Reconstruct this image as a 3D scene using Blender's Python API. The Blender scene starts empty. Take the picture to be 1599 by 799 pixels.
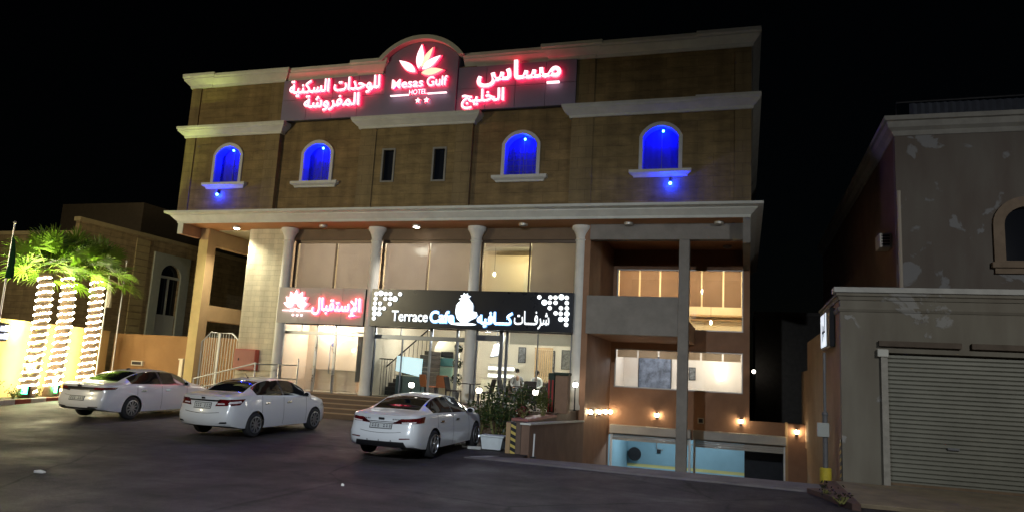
import bpy, bmesh, math, random
import numpy as np
from mathutils import Vector, Matrix
from mathutils.geometry import tessellate_polygon
from mathutils.bvhtree import BVHTree
S = bpy.context.scene
COL = S.collection
random.seed(7)

# ------------------------------------------------------------------ camera
cd = bpy.data.cameras.new('camera'); cam = bpy.data.objects.new('camera', cd); COL.objects.link(cam)
cd.sensor_width = 36.0; cd.lens = 1160/1599*36.0; cd.clip_start = .1; cd.clip_end = 1500
YAW, PIT, ROL = math.radians(17.6628), math.radians(9.0905), math.radians(3.1369)
_f = Vector((-math.sin(YAW)*math.cos(PIT), math.cos(YAW)*math.cos(PIT), math.sin(PIT)))
_r0 = Vector((math.cos(YAW), math.sin(YAW), 0)); _u0 = _r0.cross(_f)
_r = math.cos(ROL)*_r0 + math.sin(ROL)*_u0; _u = -math.sin(ROL)*_r0 + math.cos(ROL)*_u0
M = Matrix((_r, _u, -_f)).transposed().to_4x4(); M.translation = (0, 0, 2.12)
cam.matrix_world = M
S.camera = cam

# ------------------------------------------------------------------ night sky, moon, street lamps, exposure
w = bpy.data.worlds.new('World'); S.world = w; w.use_nodes = True
nt = w.node_tree; bg = nt.nodes['Background']
sky = nt.nodes.new('ShaderNodeTexSky'); sky.sky_type = 'NISHITA'; sky.sun_disc = False
sky.sun_elevation = math.radians(12); sky.sun_rotation = math.radians(200)
nt.links.new(sky.outputs[0], bg.inputs[0]); bg.inputs[1].default_value = .00022
sl = bpy.data.lights.new('moonlight', 'SUN'); sl.energy = .004; sl.angle = math.radians(.5); sl.color = (.8, .9, 1)
so = bpy.data.objects.new('moonlight', sl); COL.objects.link(so); so.rotation_euler = (math.radians(62), 0, math.radians(20))
S.view_settings.view_transform = 'Standard'; S.view_settings.look = 'None'
S.view_settings.exposure = 0; S.view_settings.gamma = 1; S.view_settings.use_curve_mapping = False
S.cycles.use_denoising = True
S.cycles.max_bounces = 6; S.cycles.diffuse_bounces = 3; S.cycles.glossy_bounces = 3; S.cycles.transparent_max_bounces = 12; S.cycles.transmission_bounces = 4
S.cycles.sample_clamp_indirect = 6; S.cycles.caustics_reflective = False; S.cycles.caustics_refractive = False

def lamp(name, loc, power, color, radius=.1, target=None, cone=None, blend=.5):
    l = bpy.data.lights.new(name, 'SPOT' if target is not None else 'POINT'); l.energy = power; l.color = color; l.shadow_soft_size = radius
    o = bpy.data.objects.new(name, l); COL.objects.link(o); o.location = loc
    if target is not None:
        l.spot_size = math.radians(cone); l.spot_blend = blend
        o.rotation_euler = (Vector(target)-Vector(loc)).to_track_quat('-Z', 'Y').to_euler()
    return o
STREET = [((-27.5, 3.0, 7.6), 7000, (1, .87, .55), (-25, 26, 6.0), 100),
          ((-3.5, 1.5, 7.8), 6200, (.84, .92, 1.0), (-9, 20, -.4), 82),
          ((9.5, 6.0, 8.5), 2700, (.95, .95, .92), (5.5, 20, 2.0), 90)]
for i, (p, e, c, t, cone) in enumerate(STREET):
    lamp('street_lamp_light', p, e, c, .12, t, cone, .9)

# ------------------------------------------------------------------ helpers: materials
def srgb(r, g, b):
    f = lambda v: (v/255/12.92) if v/255 <= .04045 else ((v/255+.055)/1.055)**2.4
    return (f(r), f(g), f(b))
_mc = {}
def mat(name, col=(.5, .5, .5), rough=.6, metal=0, var=.0, scale=4., bump=0., emit=None, es=0, coat=0, spec=None, col2=None):
    if name in _mc: return _mc[name]
    m = bpy.data.materials.new(name); m.use_nodes = True; n = m.node_tree.nodes; L = m.node_tree.links; b = n['Principled BSDF']
    b.inputs['Base Color'].default_value = (*col, 1); b.inputs['Roughness'].default_value = rough; b.inputs['Metallic'].default_value = metal
    if coat: b.inputs['Coat Weight'].default_value = coat; b.inputs['Coat Roughness'].default_value = .05
    if spec is not None: b.inputs['Specular IOR Level'].default_value = spec
    if emit: b.inputs['Emission Color'].default_value = (*emit, 1); b.inputs['Emission Strength'].default_value = es
    if var or bump:
        tc = n.new('ShaderNodeTexCoord'); no = n.new('ShaderNodeTexNoise'); no.inputs['Scale'].default_value = scale; no.inputs['Detail'].default_value = 6; no.inputs['Roughness'].default_value = .65
        L.new(tc.outputs['Object'], no.inputs['Vector'])
        if var:
            mr = n.new('ShaderNodeMapRange'); mr.inputs[1].default_value = .3; mr.inputs[2].default_value = .7
            L.new(no.outputs['Fac'], mr.inputs[0])
            mx = n.new('ShaderNodeMix'); mx.data_type = 'RGBA'
            c2 = col2 or tuple(max(0, v*(1-var)) for v in col)
            mx.inputs[6].default_value = (*col, 1); mx.inputs[7].default_value = (*c2, 1)
            L.new(mr.outputs[0], mx.inputs[0]); L.new(mx.outputs[2], b.inputs['Base Color'])
            rr = n.new('ShaderNodeMapRange'); rr.inputs[3].default_value = max(.02, rough-.1*min(1, var*2)); rr.inputs[4].default_value = min(1, rough+.12)
            L.new(no.outputs['Fac'], rr.inputs[0]); L.new(rr.outputs[0], b.inputs['Roughness'])
        if bump:
            bp = n.new('ShaderNodeBump'); bp.inputs['Strength'].default_value = bump; bp.inputs['Distance'].default_value = .02
            no2 = n.new('ShaderNodeTexNoise'); no2.inputs['Scale'].default_value = scale*8; no2.inputs['Detail'].default_value = 4
            L.new(tc.outputs['Object'], no2.inputs['Vector']); L.new(no2.outputs['Fac'], bp.inputs['Height']); L.new(bp.outputs[0], b.inputs['Normal'])
    _mc[name] = m; return m
def stone(name, c1, c2, mortar, bw, bh, plane='XZ', msize=.012, rough=.8, var=.35):
    """courses of cut stone; plane picks the wall's own axes"""
    if name in _mc: return _mc[name]
    m = bpy.data.materials.new(name); m.use_nodes = True; n = m.node_tree.nodes; L = m.node_tree.links; b = n['Principled BSDF']
    tc = n.new('ShaderNodeTexCoord'); sp = n.new('ShaderNodeSeparateXYZ'); cb = n.new('ShaderNodeCombineXYZ'); L.new(tc.outputs['Object'], sp.inputs[0])
    L.new(sp.outputs['X' if plane[0] == 'X' else 'Y'], cb.inputs[0]); L.new(sp.outputs['Z'], cb.inputs[1])
    br = n.new('ShaderNodeTexBrick'); br.inputs['Scale'].default_value = 1; br.inputs['Brick Width'].default_value = bw; br.inputs['Row Height'].default_value = bh
    br.inputs['Mortar Size'].default_value = msize; br.inputs['Mortar Smooth'].default_value = .3; br.inputs['Bias'].default_value = 0
    br.inputs['Color1'].default_value = (*c1, 1); br.inputs['Color2'].default_value = (*c2, 1); br.inputs['Mortar'].default_value = (*mortar, 1)
    L.new(cb.outputs[0], br.inputs['Vector'])
    no = n.new('ShaderNodeTexNoise'); no.inputs['Scale'].default_value = 1.3; no.inputs['Detail'].default_value = 8; no.inputs['Roughness'].default_value = .7
    mp = n.new('ShaderNodeMapping'); mp.inputs['Scale'].default_value = (1, 1, 3.5); L.new(tc.outputs['Object'], mp.inputs[0]); L.new(mp.outputs[0], no.inputs['Vector'])
    mr = n.new('ShaderNodeMapRange'); mr.inputs[1].default_value = .25; mr.inputs[2].default_value = .75; mr.inputs[3].default_value = 1-var; mr.inputs[4].default_value = 1+var
    L.new(no.outputs['Fac'], mr.inputs[0])
    s2 = n.new('ShaderNodeTexNoise'); s2.inputs['Scale'].default_value = 2.2; s2.inputs['Detail'].default_value = 6; mp2 = n.new('ShaderNodeMapping'); mp2.inputs['Scale'].default_value = (1, 1, .10); L.new(tc.outputs['Object'], mp2.inputs[0]); L.new(mp2.outputs[0], s2.inputs['Vector'])
    r2 = n.new('ShaderNodeMapRange'); r2.inputs[1].default_value = .35; r2.inputs[2].default_value = .7; r2.inputs[3].default_value = 1.12; r2.inputs[4].default_value = .72; L.new(s2.outputs['Fac'], r2.inputs[0])
    m3 = n.new('ShaderNodeMath'); m3.operation = 'MULTIPLY'; L.new(mr.outputs[0], m3.inputs[0]); L.new(r2.outputs[0], m3.inputs[1])
    mx = n.new('ShaderNodeVectorMath'); mx.operation = 'SCALE'; L.new(br.outputs['Color'], mx.inputs[0]); L.new(m3.outputs[0], mx.inputs['Scale']); L.new(mx.outputs[0], b.inputs['Base Color'])
    bp = n.new('ShaderNodeBump'); bp.inputs['Strength'].default_value = .6; bp.inputs['Distance'].default_value = .02
    ad = n.new('ShaderNodeMath'); ad.operation = 'SUBTRACT'; no3 = n.new('ShaderNodeTexNoise'); no3.inputs['Scale'].default_value = 14; no3.inputs['Detail'].default_value = 5; L.new(tc.outputs['Object'], no3.inputs['Vector'])
    L.new(no3.outputs['Fac'], ad.inputs[0]); L.new(br.outputs['Fac'], ad.inputs[1]); L.new(ad.outputs[0], bp.inputs['Height']); L.new(bp.outputs[0], b.inputs['Normal'])
    b.inputs['Roughness'].default_value = rough; _mc[name] = m; return m
def glass(name, tint=(.9, .95, .95), refl=1.0):
    if name in _mc: return _mc[name]
    m = bpy.data.materials.new(name); m.use_nodes = True; n = m.node_tree.nodes; L = m.node_tree.links
    for x in list(n): n.remove(x)
    o = n.new('ShaderNodeOutputMaterial'); t = n.new('ShaderNodeBsdfTransparent'); t.inputs[0].default_value = (*tint, 1); g = n.new('ShaderNodeBsdfGlossy'); g.inputs['Roughness'].default_value = .02
    fr = n.new('ShaderNodeFresnel'); fr.inputs[0].default_value = 1.5; ml = n.new('ShaderNodeMath'); ml.operation = 'MULTIPLY'; ml.inputs[1].default_value = refl
    L.new(fr.outputs[0], ml.inputs[0]); mx = n.new('ShaderNodeMixShader'); L.new(ml.outputs[0], mx.inputs[0]); L.new(t.outputs[0], mx.inputs[1]); L.new(g.outputs[0], mx.inputs[2]); L.new(mx.outputs[0], o.inputs[0])
    _mc[name] = m; return m
def cloth(name, col, trans=.5):
    if name in _mc: return _mc[name]
    m = bpy.data.materials.new(name); m.use_nodes = True; n = m.node_tree.nodes; L = m.node_tree.links
    for x in list(n): n.remove(x)
    o = n.new('ShaderNodeOutputMaterial'); d = n.new('ShaderNodeBsdfDiffuse'); t = n.new('ShaderNodeBsdfTranslucent'); mx = n.new('ShaderNodeMixShader'); mx.inputs[0].default_value = trans
    tc = n.new('ShaderNodeTexCoord'); no = n.new('ShaderNodeTexNoise'); no.inputs['Scale'].default_value = 1.2; no.inputs['Detail'].default_value = 3; L.new(tc.outputs['Object'], no.inputs[0])
    mr = n.new('ShaderNodeMapRange'); mr.inputs[3].default_value = .8; mr.inputs[4].default_value = 1.15; L.new(no.outputs['Fac'], mr.inputs[0])
    vm = n.new('ShaderNodeVectorMath'); vm.operation = 'SCALE'; vm.inputs[0].default_value = col; L.new(mr.outputs[0], vm.inputs['Scale'])
    L.new(vm.outputs[0], d.inputs[0]); L.new(vm.outputs[0], t.inputs[0]); L.new(d.outputs[0], mx.inputs[1]); L.new(t.outputs[0], mx.inputs[2]); L.new(mx.outputs[0], o.inputs[0])
    _mc[name] = m; return m
def glow(name, col, s):
    return mat(name, (0.8, .8, .8), .5, emit=col, es=s)

# ------------------------------------------------------------------ helpers: objects
def tag(o, label=None, cat=None, group=None, kind=None):
    for k, v in (('label', label), ('category', cat), ('group', group), ('kind', kind)):
        if v: o[k] = v
    return o
ORI = {}
def root(name, loc, label, cat, group=None, rz=0):
    o = bpy.data.objects.new(name, None); COL.objects.link(o); o.location = loc; o.rotation_euler.z = rz
    o.empty_display_size = .2
    ORI[o.name] = Vector(loc); return tag(o, label, cat, group)
class MB:
    def __init__(s): s.v = []; s.f = []; s.m = []
    def add(s, vs, fs, mi=0):
        k = len(s.v); s.v += [tuple(v) for v in vs]; s.f += [tuple(i+k for i in f) for f in fs]; s.m += [mi]*len(fs); return s
    def box(s, x0, x1, y0, y1, z0, z1, mi=0):
        x0, x1 = min(x0, x1), max(x0, x1); y0, y1 = min(y0, y1), max(y0, y1); z0, z1 = min(z0, z1), max(z0, z1)
        return s.add([(x0, y0, z0), (x1, y0, z0), (x1, y1, z0), (x0, y1, z0), (x0, y0, z1), (x1, y0, z1), (x1, y1, z1), (x0, y1, z1)],
                     [(0, 3, 2, 1), (4, 5, 6, 7), (0, 1, 5, 4), (1, 2, 6, 5), (2, 3, 7, 6), (3, 0, 4, 7)], mi)
    def quad(s, a, b, c, d, mi=0): return s.add([a, b, c, d], [(0, 1, 2, 3)], mi)
    def tube(s, pts, r, n=8, mi=0, cap=True):
        pts = [Vector(p) for p in pts]; rs = r if hasattr(r, '__len__') else [r]*len(pts); vs = []; fs = []
        t0 = (pts[1]-pts[0]).normalized(); a = t0.orthogonal().normalized()
        for i, p in enumerate(pts):
            t = ((pts[min(i+1, len(pts)-1)]-pts[max(i-1, 0)])).normalized()
            a = (a-t*a.dot(t)).normalized(); b = t.cross(a)
            for k in range(n):
                q = 2*math.pi*k/n; vs.append(p+(a*math.cos(q)+b*math.sin(q))*rs[i])
        for i in range(len(pts)-1):
            for k in range(n):
                fs.append((i*n+k, i*n+(k+1) % n, (i+1)*n+(k+1) % n, (i+1)*n+k))
        if cap: fs += [tuple(range(n-1, -1, -1)), tuple(range((len(pts)-1)*n, len(pts)*n))]
        return s.add(vs, fs, mi)
    def lathe(s, prof, c, n=20, axis='z', mi=0):
        vs = []; fs = []; c = Vector(c)
        for (r, h) in prof:
            for k in range(n):
                q = 2*math.pi*k/n; x, y = r*math.cos(q), r*math.sin(q)
                vs.append(c+(Vector((x, y, h)) if axis == 'z' else Vector((h, x, y)) if axis == 'x' else Vector((x, h, y))))
        for i in range(len(prof)-1):
            for k in range(n): fs.append((i*n+k, i*n+(k+1) % n, (i+1)*n+(k+1) % n, (i+1)*n+k))
        fs += [tuple(range(n)), tuple(range((len(prof)-1)*n, len(prof)*n))]
        return s.add(vs, fs, mi)
    def sphere(s, c, r, n=14, mi=0, sc=(1, 1, 1)):
        m = n//2; prof = [(max(1e-4, math.sin(math.pi*i/m)), -math.cos(math.pi*i/m)) for i in range(m+1)]; k = len(s.v)
        s.lathe([(a*r, b*r) for a, b in prof], (0, 0, 0), n, mi=mi)
        for i in range(k, len(s.v)):
            v = s.v[i]; s.v[i] = (v[0]*sc[0]+c[0], v[1]*sc[1]+c[1], v[2]*sc[2]+c[2])
        return s
    def plate(s, poly, y0, y1, holes=(), mi=0, side=True, axis='y', mi_side=None):
        """polygon in (x,z) standing from y0 to y1; axis 'x': polygon in (y,z) from x0 to x1; axis 'z': polygon in (x,y)"""
        P = (lambda p, h: (p[0], h, p[1])) if axis == 'y' else (lambda p, h: (h, p[0], p[1])) if axis == 'x' else (lambda p, h: (p[0], p[1], h))
        loops = [list(poly)]+[list(h) for h in holes]
        tri = tessellate_polygon([[Vector((p[0], p[1], 0)) for p in l] for l in loops]); flat = [p for l in loops for p in l]
        s.add([P(p, y0) for p in flat], [tuple(t) for t in tri], mi); s.add([P(p, y1) for p in flat], [tuple(t) for t in tri], mi)
        if side:
            for l in loops:
                n = len(l); vs = [P(p, y0) for p in l]+[P(p, y1) for p in l]
                s.add(vs, [(i, (i+1) % n, n+(i+1) % n, n+i) for i in range(n)], mi if mi_side is None else mi_side)
        return s
    def sweep(s, path, prof, mi=0, outer=-1):
        """moulding profile (out, z) along an xy polyline; out is to the right of travel for outer=-1"""
        n = len(path); vs = []; fs = []; k = len(prof); P = [Vector(p) for p in path]
        for i in range(n):
            d0 = (P[i]-P[i-1]).normalized() if i else None; d1 = (P[i+1]-P[i]).normalized() if i < n-1 else None
            n0 = Vector((d0.y, -d0.x)) if d0 else None; n1 = Vector((d1.y, -d1.x)) if d1 else None
            if n0 and n1: m = (n0+n1); m = m/max(.2, m.length_squared)*2
            else: m = n0 or n1
            for o, z in prof: vs.append((P[i].x+m.x*o*-outer, P[i].y+m.y*o*-outer, z))
        for i in range(n-1):
            for j in range(k): fs.append((i*k+j, (i+1)*k+j, (i+1)*k+(j+1) % k, i*k+(j+1) % k))
        fs += [tuple(range(k)), tuple(range((n-1)*k, n*k))]
        return s.add(vs, fs, mi)
    def build(s, name, mats, parent=None, smooth=None, local=False, bevel=0, label=None, kind=None):
        me = bpy.data.meshes.new(name); vs = s.v
        if parent is not None:
            o0 = ORI[parent.name]
            if not local: vs = [(v[0]-o0.x, v[1]-o0.y, v[2]-o0.z) for v in vs]
        me.from_pydata(vs, [], s.f)
        for m in (mats if isinstance(mats, (list, tuple)) else [mats]): me.materials.append(m)
        if len(set(s.m)) > 1: me.polygons.foreach_set('material_index', s.m)
        bm = bmesh.new(); bm.from_mesh(me); bmesh.ops.recalc_face_normals(bm, faces=bm.faces); bm.to_mesh(me); bm.free()
        if smooth is not None: me.shade_smooth(); me.set_sharp_from_angle(angle=math.radians(smooth))
        o = bpy.data.objects.new(name, me); COL.objects.link(o)
        if parent is not None: o.parent = parent; ORI[o.name] = ORI[parent.name]
        else: ORI[o.name] = Vector((0, 0, 0))
        if bevel:
            b = o.modifiers.new('bevel', 'BEVEL'); b.width = bevel; b.segments = 2; b.limit_method = 'ANGLE'
        if label: o['label'] = label
        if kind: o['kind'] = kind
        return o
def tree(o):
    yield o
    for c in o.children: yield from tree(c)
def copy_thing(o, parent=None, **kw):
    c = o.copy(); COL.objects.link(c); ORI[c.name] = ORI.get(o.name, Vector())
    if parent is not None: c.parent = parent
    for ch in list(o.children): copy_thing(ch, c)
    for k, v in kw.items():
        if k in ('label', 'group'): c[k] = v
        elif k == 'loc': c.location = v
        elif k == 'rz': c.rotation_euler.z = v
    return c
def rect(x0, x1, z0, z1): return [(x0, z0), (x1, z0), (x1, z1), (x0, z1)]
def archpoly(xc, hw, z0, zs, zt, n=14):
    """flat sill, straight jambs, segmental top"""
    h = zt-zs; R = (hw*hw+h*h)/(2*h); cz = zt-R; a0 = math.asin(min(1, hw/R))
    if h > hw: a0 = math.pi-a0
    return [(xc-hw, z0), (xc+hw, z0)]+[(xc+R*math.sin(a0-2*a0*i/n), cz+R*math.cos(a0-2*a0*i/n)) for i in range(n+1)]
def G(y): return .02*(max(15, min(27, y))-15)

# Arabic letters are set with their joined forms, right to left
AR = {'ا': (0xFE8D, 0xFE8E, 0, 0), 'ب': (0xFE8F, 0xFE90, 0xFE91, 0xFE92), 'ت': (0xFE95, 0xFE96, 0xFE97, 0xFE98), 'ة': (0xFE93, 0xFE94, 0, 0), 'ج': (0xFE9D, 0xFE9E, 0xFE9F, 0xFEA0), 'ح': (0xFEA1, 0xFEA2, 0xFEA3, 0xFEA4), 'خ': (0xFEA5, 0xFEA6, 0xFEA7, 0xFEA8), 'د': (0xFEA9, 0xFEAA, 0, 0), 'ر': (0xFEAD, 0xFEAE, 0, 0), 'س': (0xFEB1, 0xFEB2, 0xFEB3, 0xFEB4), 'ش': (0xFEB5, 0xFEB6, 0xFEB7, 0xFEB8), 'غ': (0xFECD, 0xFECE, 0xFECF, 0xFED0), 'ف': (0xFED1, 0xFED2, 0xFED3, 0xFED4), 'ق': (0xFED5, 0xFED6, 0xFED7, 0xFED8), 'ك': (0xFED9, 0xFEDA, 0xFEDB, 0xFEDC), 'ل': (0xFEDD, 0xFEDE, 0xFEDF, 0xFEE0), 'م': (0xFEE1, 0xFEE2, 0xFEE3, 0xFEE4), 'ن': (0xFEE5, 0xFEE6, 0xFEE7, 0xFEE8), 'ه': (0xFEE9, 0xFEEA, 0xFEEB, 0xFEEC), 'و': (0xFEED, 0xFEEE, 0, 0), 'ي': (0xFEF1, 0xFEF2, 0xFEF3, 0xFEF4), '\uE000': (0xFEF9, 0xFEFA, 0, 0), 'ـ': (0x640, 0x640, 0x640, 0x640)}
def shape(t):
    t = t.replace('لإ', '\uE000'); o = []
    for i, ch in enumerate(t):
        if ch not in AR: o.append(ch); continue
        pv = i > 0 and t[i-1] in AR and AR[t[i-1]][2]; nx = i+1 < len(t) and t[i+1] in AR; f = AR[ch]
        o.append(chr(f[3] if pv and nx and f[2] else f[1] if pv else f[2] if nx and f[2] else f[0]))
    return ''.join(reversed(o))
def letters(name, text, x0, x1, z0, z1, yf, depth, face, side, parent, bold=.02, shear=0, back=None):
    """solid letters fitted to a rectangle of a wall that faces the street; yf is the front of the letters"""
    t = shape(text) if any(ord(c) > 0x600 for c in text) else text
    c = bpy.data.curves.new(name, 'FONT'); c.body = t; c.offset = bold; c.extrude = .1; c.resolution_u = 5; c.shear = shear
    o = bpy.data.objects.new(name, c); COL.objects.link(o); bpy.context.view_layer.update()
    me = o.evaluated_get(bpy.context.evaluated_depsgraph_get()).to_mesh(); V = [v.co.copy() for v in me.vertices]; F = [tuple(p.vertices) for p in me.polygons]; N = [p.normal.z for p in me.polygons]
    bpy.data.objects.remove(o); 
    xa, xb = min(v.x for v in V), max(v.x for v in V); ya, yb = min(v.y for v in V), max(v.y for v in V)
    mb = MB(); mb.v = [(x0+(v.x-xa)/(xb-xa)*(x1-x0), yf if v.z > 0 else yf+depth, z0+(v.y-ya)/(yb-ya)*(z1-z0)) for v in V]
    mb.f = F; mb.m = [0 if n > .5 else 2 if n < -.5 else 1 for n in N]
    me2 = mb.build(name, [face, side, back or face], parent)
    return me2
def skin(name, verts, edges, radii, m, parent, sub=2):
    me = bpy.data.meshes.new(name); me.from_pydata([Vector(v) for v in verts], edges, []); o = bpy.data.objects.new(name, me); COL.objects.link(o)
    md = o.modifiers.new('s', 'SKIN'); md.use_smooth_shade = True
    for i, r in enumerate(radii): me.skin_vertices[0].data[i].radius = (r, r) if not hasattr(r, '__len__') else r
    me.skin_vertices[0].data[0].use_root = True
    sb = o.modifiers.new('u', 'SUBSURF'); sb.levels = sb.render_levels = sub
    me2 = bpy.data.meshes.new_from_object(o.evaluated_get(bpy.context.evaluated_depsgraph_get())); bpy.data.objects.remove(o)
    me2.materials.clear(); me2.materials.append(m); me2.shade_smooth(); me2.name = name
    o = bpy.data.objects.new(name, me2); COL.objects.link(o)
    if parent is not None: o.parent = parent; ORI[o.name] = ORI[parent.name]
    return o

# ------------------------------------------------------------------ materials
M_wall = stone('facade_stone', (.225, .158, .066), (.188, .130, .054), (.148, .104, .045), 1.1, .40, msize=.008, var=.42)
M_wall2 = stone('facade_stone_recess', (.225, .152, .063), (.188, .126, .052), (.148, .10, .043), 1.1, .40, msize=.008, var=.42)
M_pil = stone('pilaster_stone', (.225, .162, .074), (.205, .148, .068), (.158, .113, .053), .6, .40, var=.2, msize=.010)
M_corn = mat('white_moulding', (.66, .66, .60), .6, var=.2, scale=1.6, bump=.1)
M_grey = mat('grey_panel', (.23, .22, .33), .45, var=.12, scale=1.0)
M_greyj = mat('panel_joint', (.05, .05, .06), .6)
M_cream = stone('cream_tile', (.62, .55, .40), (.56, .50, .36), (.44, .39, .28), .42, .22, var=.12, msize=.008)
M_rust = mat('rust_plaster', (.31, .165, .092), .7, var=.22, scale=1.5, bump=.15)
M_tan = mat('tan_plaster', (.44, .29, .15), .75, var=.2, scale=1.6, bump=.15)
M_soff = mat('soffit_paint', (.55, .27, .12), .7, var=.12, scale=1.2)
M_cream_p = mat('cream_paint', (.72, .66, .50), .7, var=.08, scale=1.5)
M_colm = mat('column_plaster', (.74, .72, .66), .65, var=.15, scale=2.5, bump=.08)
M_pill = mat('pillar_grey_plaster', (.26, .24, .215), .8, var=.25, scale=1.8, bump=.2)
M_steel = mat('brushed_steel', (.55, .57, .6), .25, 1, var=.15, scale=3)
M_dark = mat('dark_metal', (.03, .03, .035), .4, .3, var=.3, scale=6)
M_black = mat('black', (.012, .012, .014), .5)
M_glass = glass('pane_glass')
M_glassd = glass('dark_pane', (.12, .14, .16), 1.2)
M_asph = None
def asphalt():
    m = bpy.data.materials.new('asphalt'); m.use_nodes = True; n = m.node_tree.nodes; L = m.node_tree.links; b = n['Principled BSDF']
    tc = n.new('ShaderNodeTexCoord')
    def noise(sc, det=5, st=(1, 1, 1), dis=0):
        mp = n.new('ShaderNodeMapping'); mp.inputs['Scale'].default_value = st; mp.inputs['Rotation'].default_value = (0, 0, .12); L.new(tc.outputs['Object'], mp.inputs[0])
        x = n.new('ShaderNodeTexNoise'); x.inputs['Scale'].default_value = sc; x.inputs['Detail'].default_value = det; x.inputs['Roughness'].default_value = .7; x.inputs['Distortion'].default_value = dis; L.new(mp.outputs[0], x.inputs['Vector']); return x.outputs['Fac']
    def ramp(f, a, bb, lo, hi):
        r = n.new('ShaderNodeMapRange'); r.inputs[1].default_value = a; r.inputs[2].default_value = bb; r.inputs[3].default_value = lo; r.inputs[4].default_value = hi; L.new(f, r.inputs[0]); return r.outputs[0]
    def mul(a, c):
        q = n.new('ShaderNodeMath'); q.operation = 'MULTIPLY'; L.new(a, q.inputs[0]); L.new(c, q.inputs[1]); return q.outputs[0]
    big = ramp(noise(.22, 6, dis=.6), .35, .68, .45, 1.45); streak = ramp(noise(.8, 4, (.25, 1.6, 1)), .35, .7, .72, 1.2); fine = ramp(noise(30, 3), .3, .7, .4, 1.7)
    oil = ramp(noise(.55, 3, dis=1), .66, .74, 1, .45)
    ty = ramp(noise(1.0, 3, (3.2, .12, 1)), .60, .70, 1, .62); spk = ramp(noise(9, 2), .70, .76, 1, 2.2)
    f = mul(mul(mul(mul(mul(big, streak), fine), oil), ty), spk)
    vo = n.new('ShaderNodeTexVoronoi'); vo.feature = 'DISTANCE_TO_EDGE'; vo.inputs['Scale'].default_value = .23; L.new(tc.outputs['Object'], vo.inputs['Vector'])
    dn = n.new('ShaderNodeTexNoise'); dn.inputs['Scale'].default_value = 1.5; L.new(tc.outputs['Object'], dn.inputs['Vector'])
    va = n.new('ShaderNodeMix'); va.data_type = 'VECTOR'; va.inputs[0].default_value = .12; L.new(tc.outputs['Object'], va.inputs[4]); L.new(dn.outputs['Color'], va.inputs[5]); L.new(va.outputs[1], vo.inputs['Vector'])
    crack = ramp(vo.outputs['Distance'], .0, .010, .30, 1)
    f = mul(f, crack)
    vm = n.new('ShaderNodeVectorMath'); vm.operation = 'SCALE'; vm.inputs[0].default_value = (.043, .037, .040); L.new(f, vm.inputs['Scale']); L.new(vm.outputs[0], b.inputs['Base Color'])
    b.inputs['Specular IOR Level'].default_value = .3; L.new(ramp(noise(.5, 4), .3, .7, .5, .85), b.inputs['Roughness'])
    bp = n.new('ShaderNodeBump'); bp.inputs['Strength'].default_value = .6; bp.inputs['Distance'].default_value = .02; L.new(noise(60, 4), bp.inputs['Height']); L.new(bp.outputs[0], b.inputs['Normal'])
    return m
M_asph = asphalt()
M_conc = mat('concrete', (.24, .22, .20), .8, var=.35, scale=1.5, bump=.3)

# ------------------------------------------------------------------ setting: ground, driveway
XL, XR = -5.4, 2.2
g = MB()
ys = [-60, 15, 18.7, 27, 46, 400]; zs = [G(y) for y in ys]
for i in range(5):
    for x0, x1 in ((-400, XL), (XL, XR), (XR, 400)):
        if x0 == XL and i in (2, 3): continue
        g.quad((x0, ys[i], zs[i]), (x1, ys[i], zs[i]), (x1, ys[i+1], zs[i+1]), (x0, ys[i+1], zs[i+1]))
tag(g.build('ground', M_asph), kind='structure')
d = MB(); d.quad((XL, 18.7, G(18.7)), (XR, 18.7, G(18.7)), (XR, 30.5, -2.2), (XL, 30.5, -2.2)); d.quad((XL, 30.5, -2.2), (XR, 30.5, -2.2), (XR, 38, -2.2), (XL, 38, -2.2))
tag(d.build('driveway', M_conc), kind='structure')
k = MB(); k.plate([(-6.6, 17.72), (1.6, 17.22), (1.6, 17.36), (-6.6, 17.86)], 0, .075, axis='z'); k.plate([(-6.45, 17.88), (1.6, 17.40), (1.6, 18.66), (-5.3, 18.66)], .0, .078, axis='z')
tag(k.build('driveway_apron', mat('pale_concrete', (.20, .18, .185), .75, var=.45, scale=1.2, bump=.3)), kind='structure')
k = MB(); k.box(2.0, 30, 15.9, 19.46, 0, .10); tag(k.build('footpath', mat('sandy_concrete', (.30, .24, .16), .85, var=.4, scale=1.6, bump=.4), bevel=.02), kind='structure')

# ------------------------------------------------------------------ hotel
hotel = root('hotel_building', (-11.5, 26, 0), 'large brown stone hotel with white mouldings, red lit roof sign and blue lit arched windows', 'building')
YP, YR = 25.4, 25.62
WIN = {'A': (-20.95, YP), 'B': (-16.72, YR), 'D': (-8.02, YR), 'E': (-2.85, YP)}
def hole(b): return archpoly(WIN[b][0], .67, 9.42, 10.66, 11.10)
SLIT = [(-13.42, 9.32, 10.63), (-11.25, 9.3, 10.6)]
wl = MB()
for b, x0, x1 in (('A', -22.75, -19.15), ('E', -5.28, -.36)):
    wl.plate(rect(x0, x1, 8.15, 13.85), YP+.05, YP+.42, [hole(b)])
wl.plate(rect(-14.03, -10.62, 8.15, 13.85), YP+.05, YP+.42, [rect(c-.26, c+.26, a, b2) for c, a, b2 in SLIT])
wl.box(-23.24, .18, 26.05, 42, 8.15, 13.6)
wl.build('wall', M_wall, hotel)
for b, x0, x1 in (('B', -18.5, -14.72), ('D', -9.94, -6.08)): MB().plate(rect(x0, x1, 8.15, 13.85), YR, YR+.4, [hole(b)]).build('recessed_wall', M_wall2, hotel)
for x0, x1 in ((-23.24, -22.75), (-19.15, -18.5), (-14.72, -14.03), (-10.62, -9.94), (-6.08, -5.28), (-.36, .18)):
    MB().box(x0, x1, YP, YP+.42, 8.15, 13.82).build('pilaster', M_pil, hotel)
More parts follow.
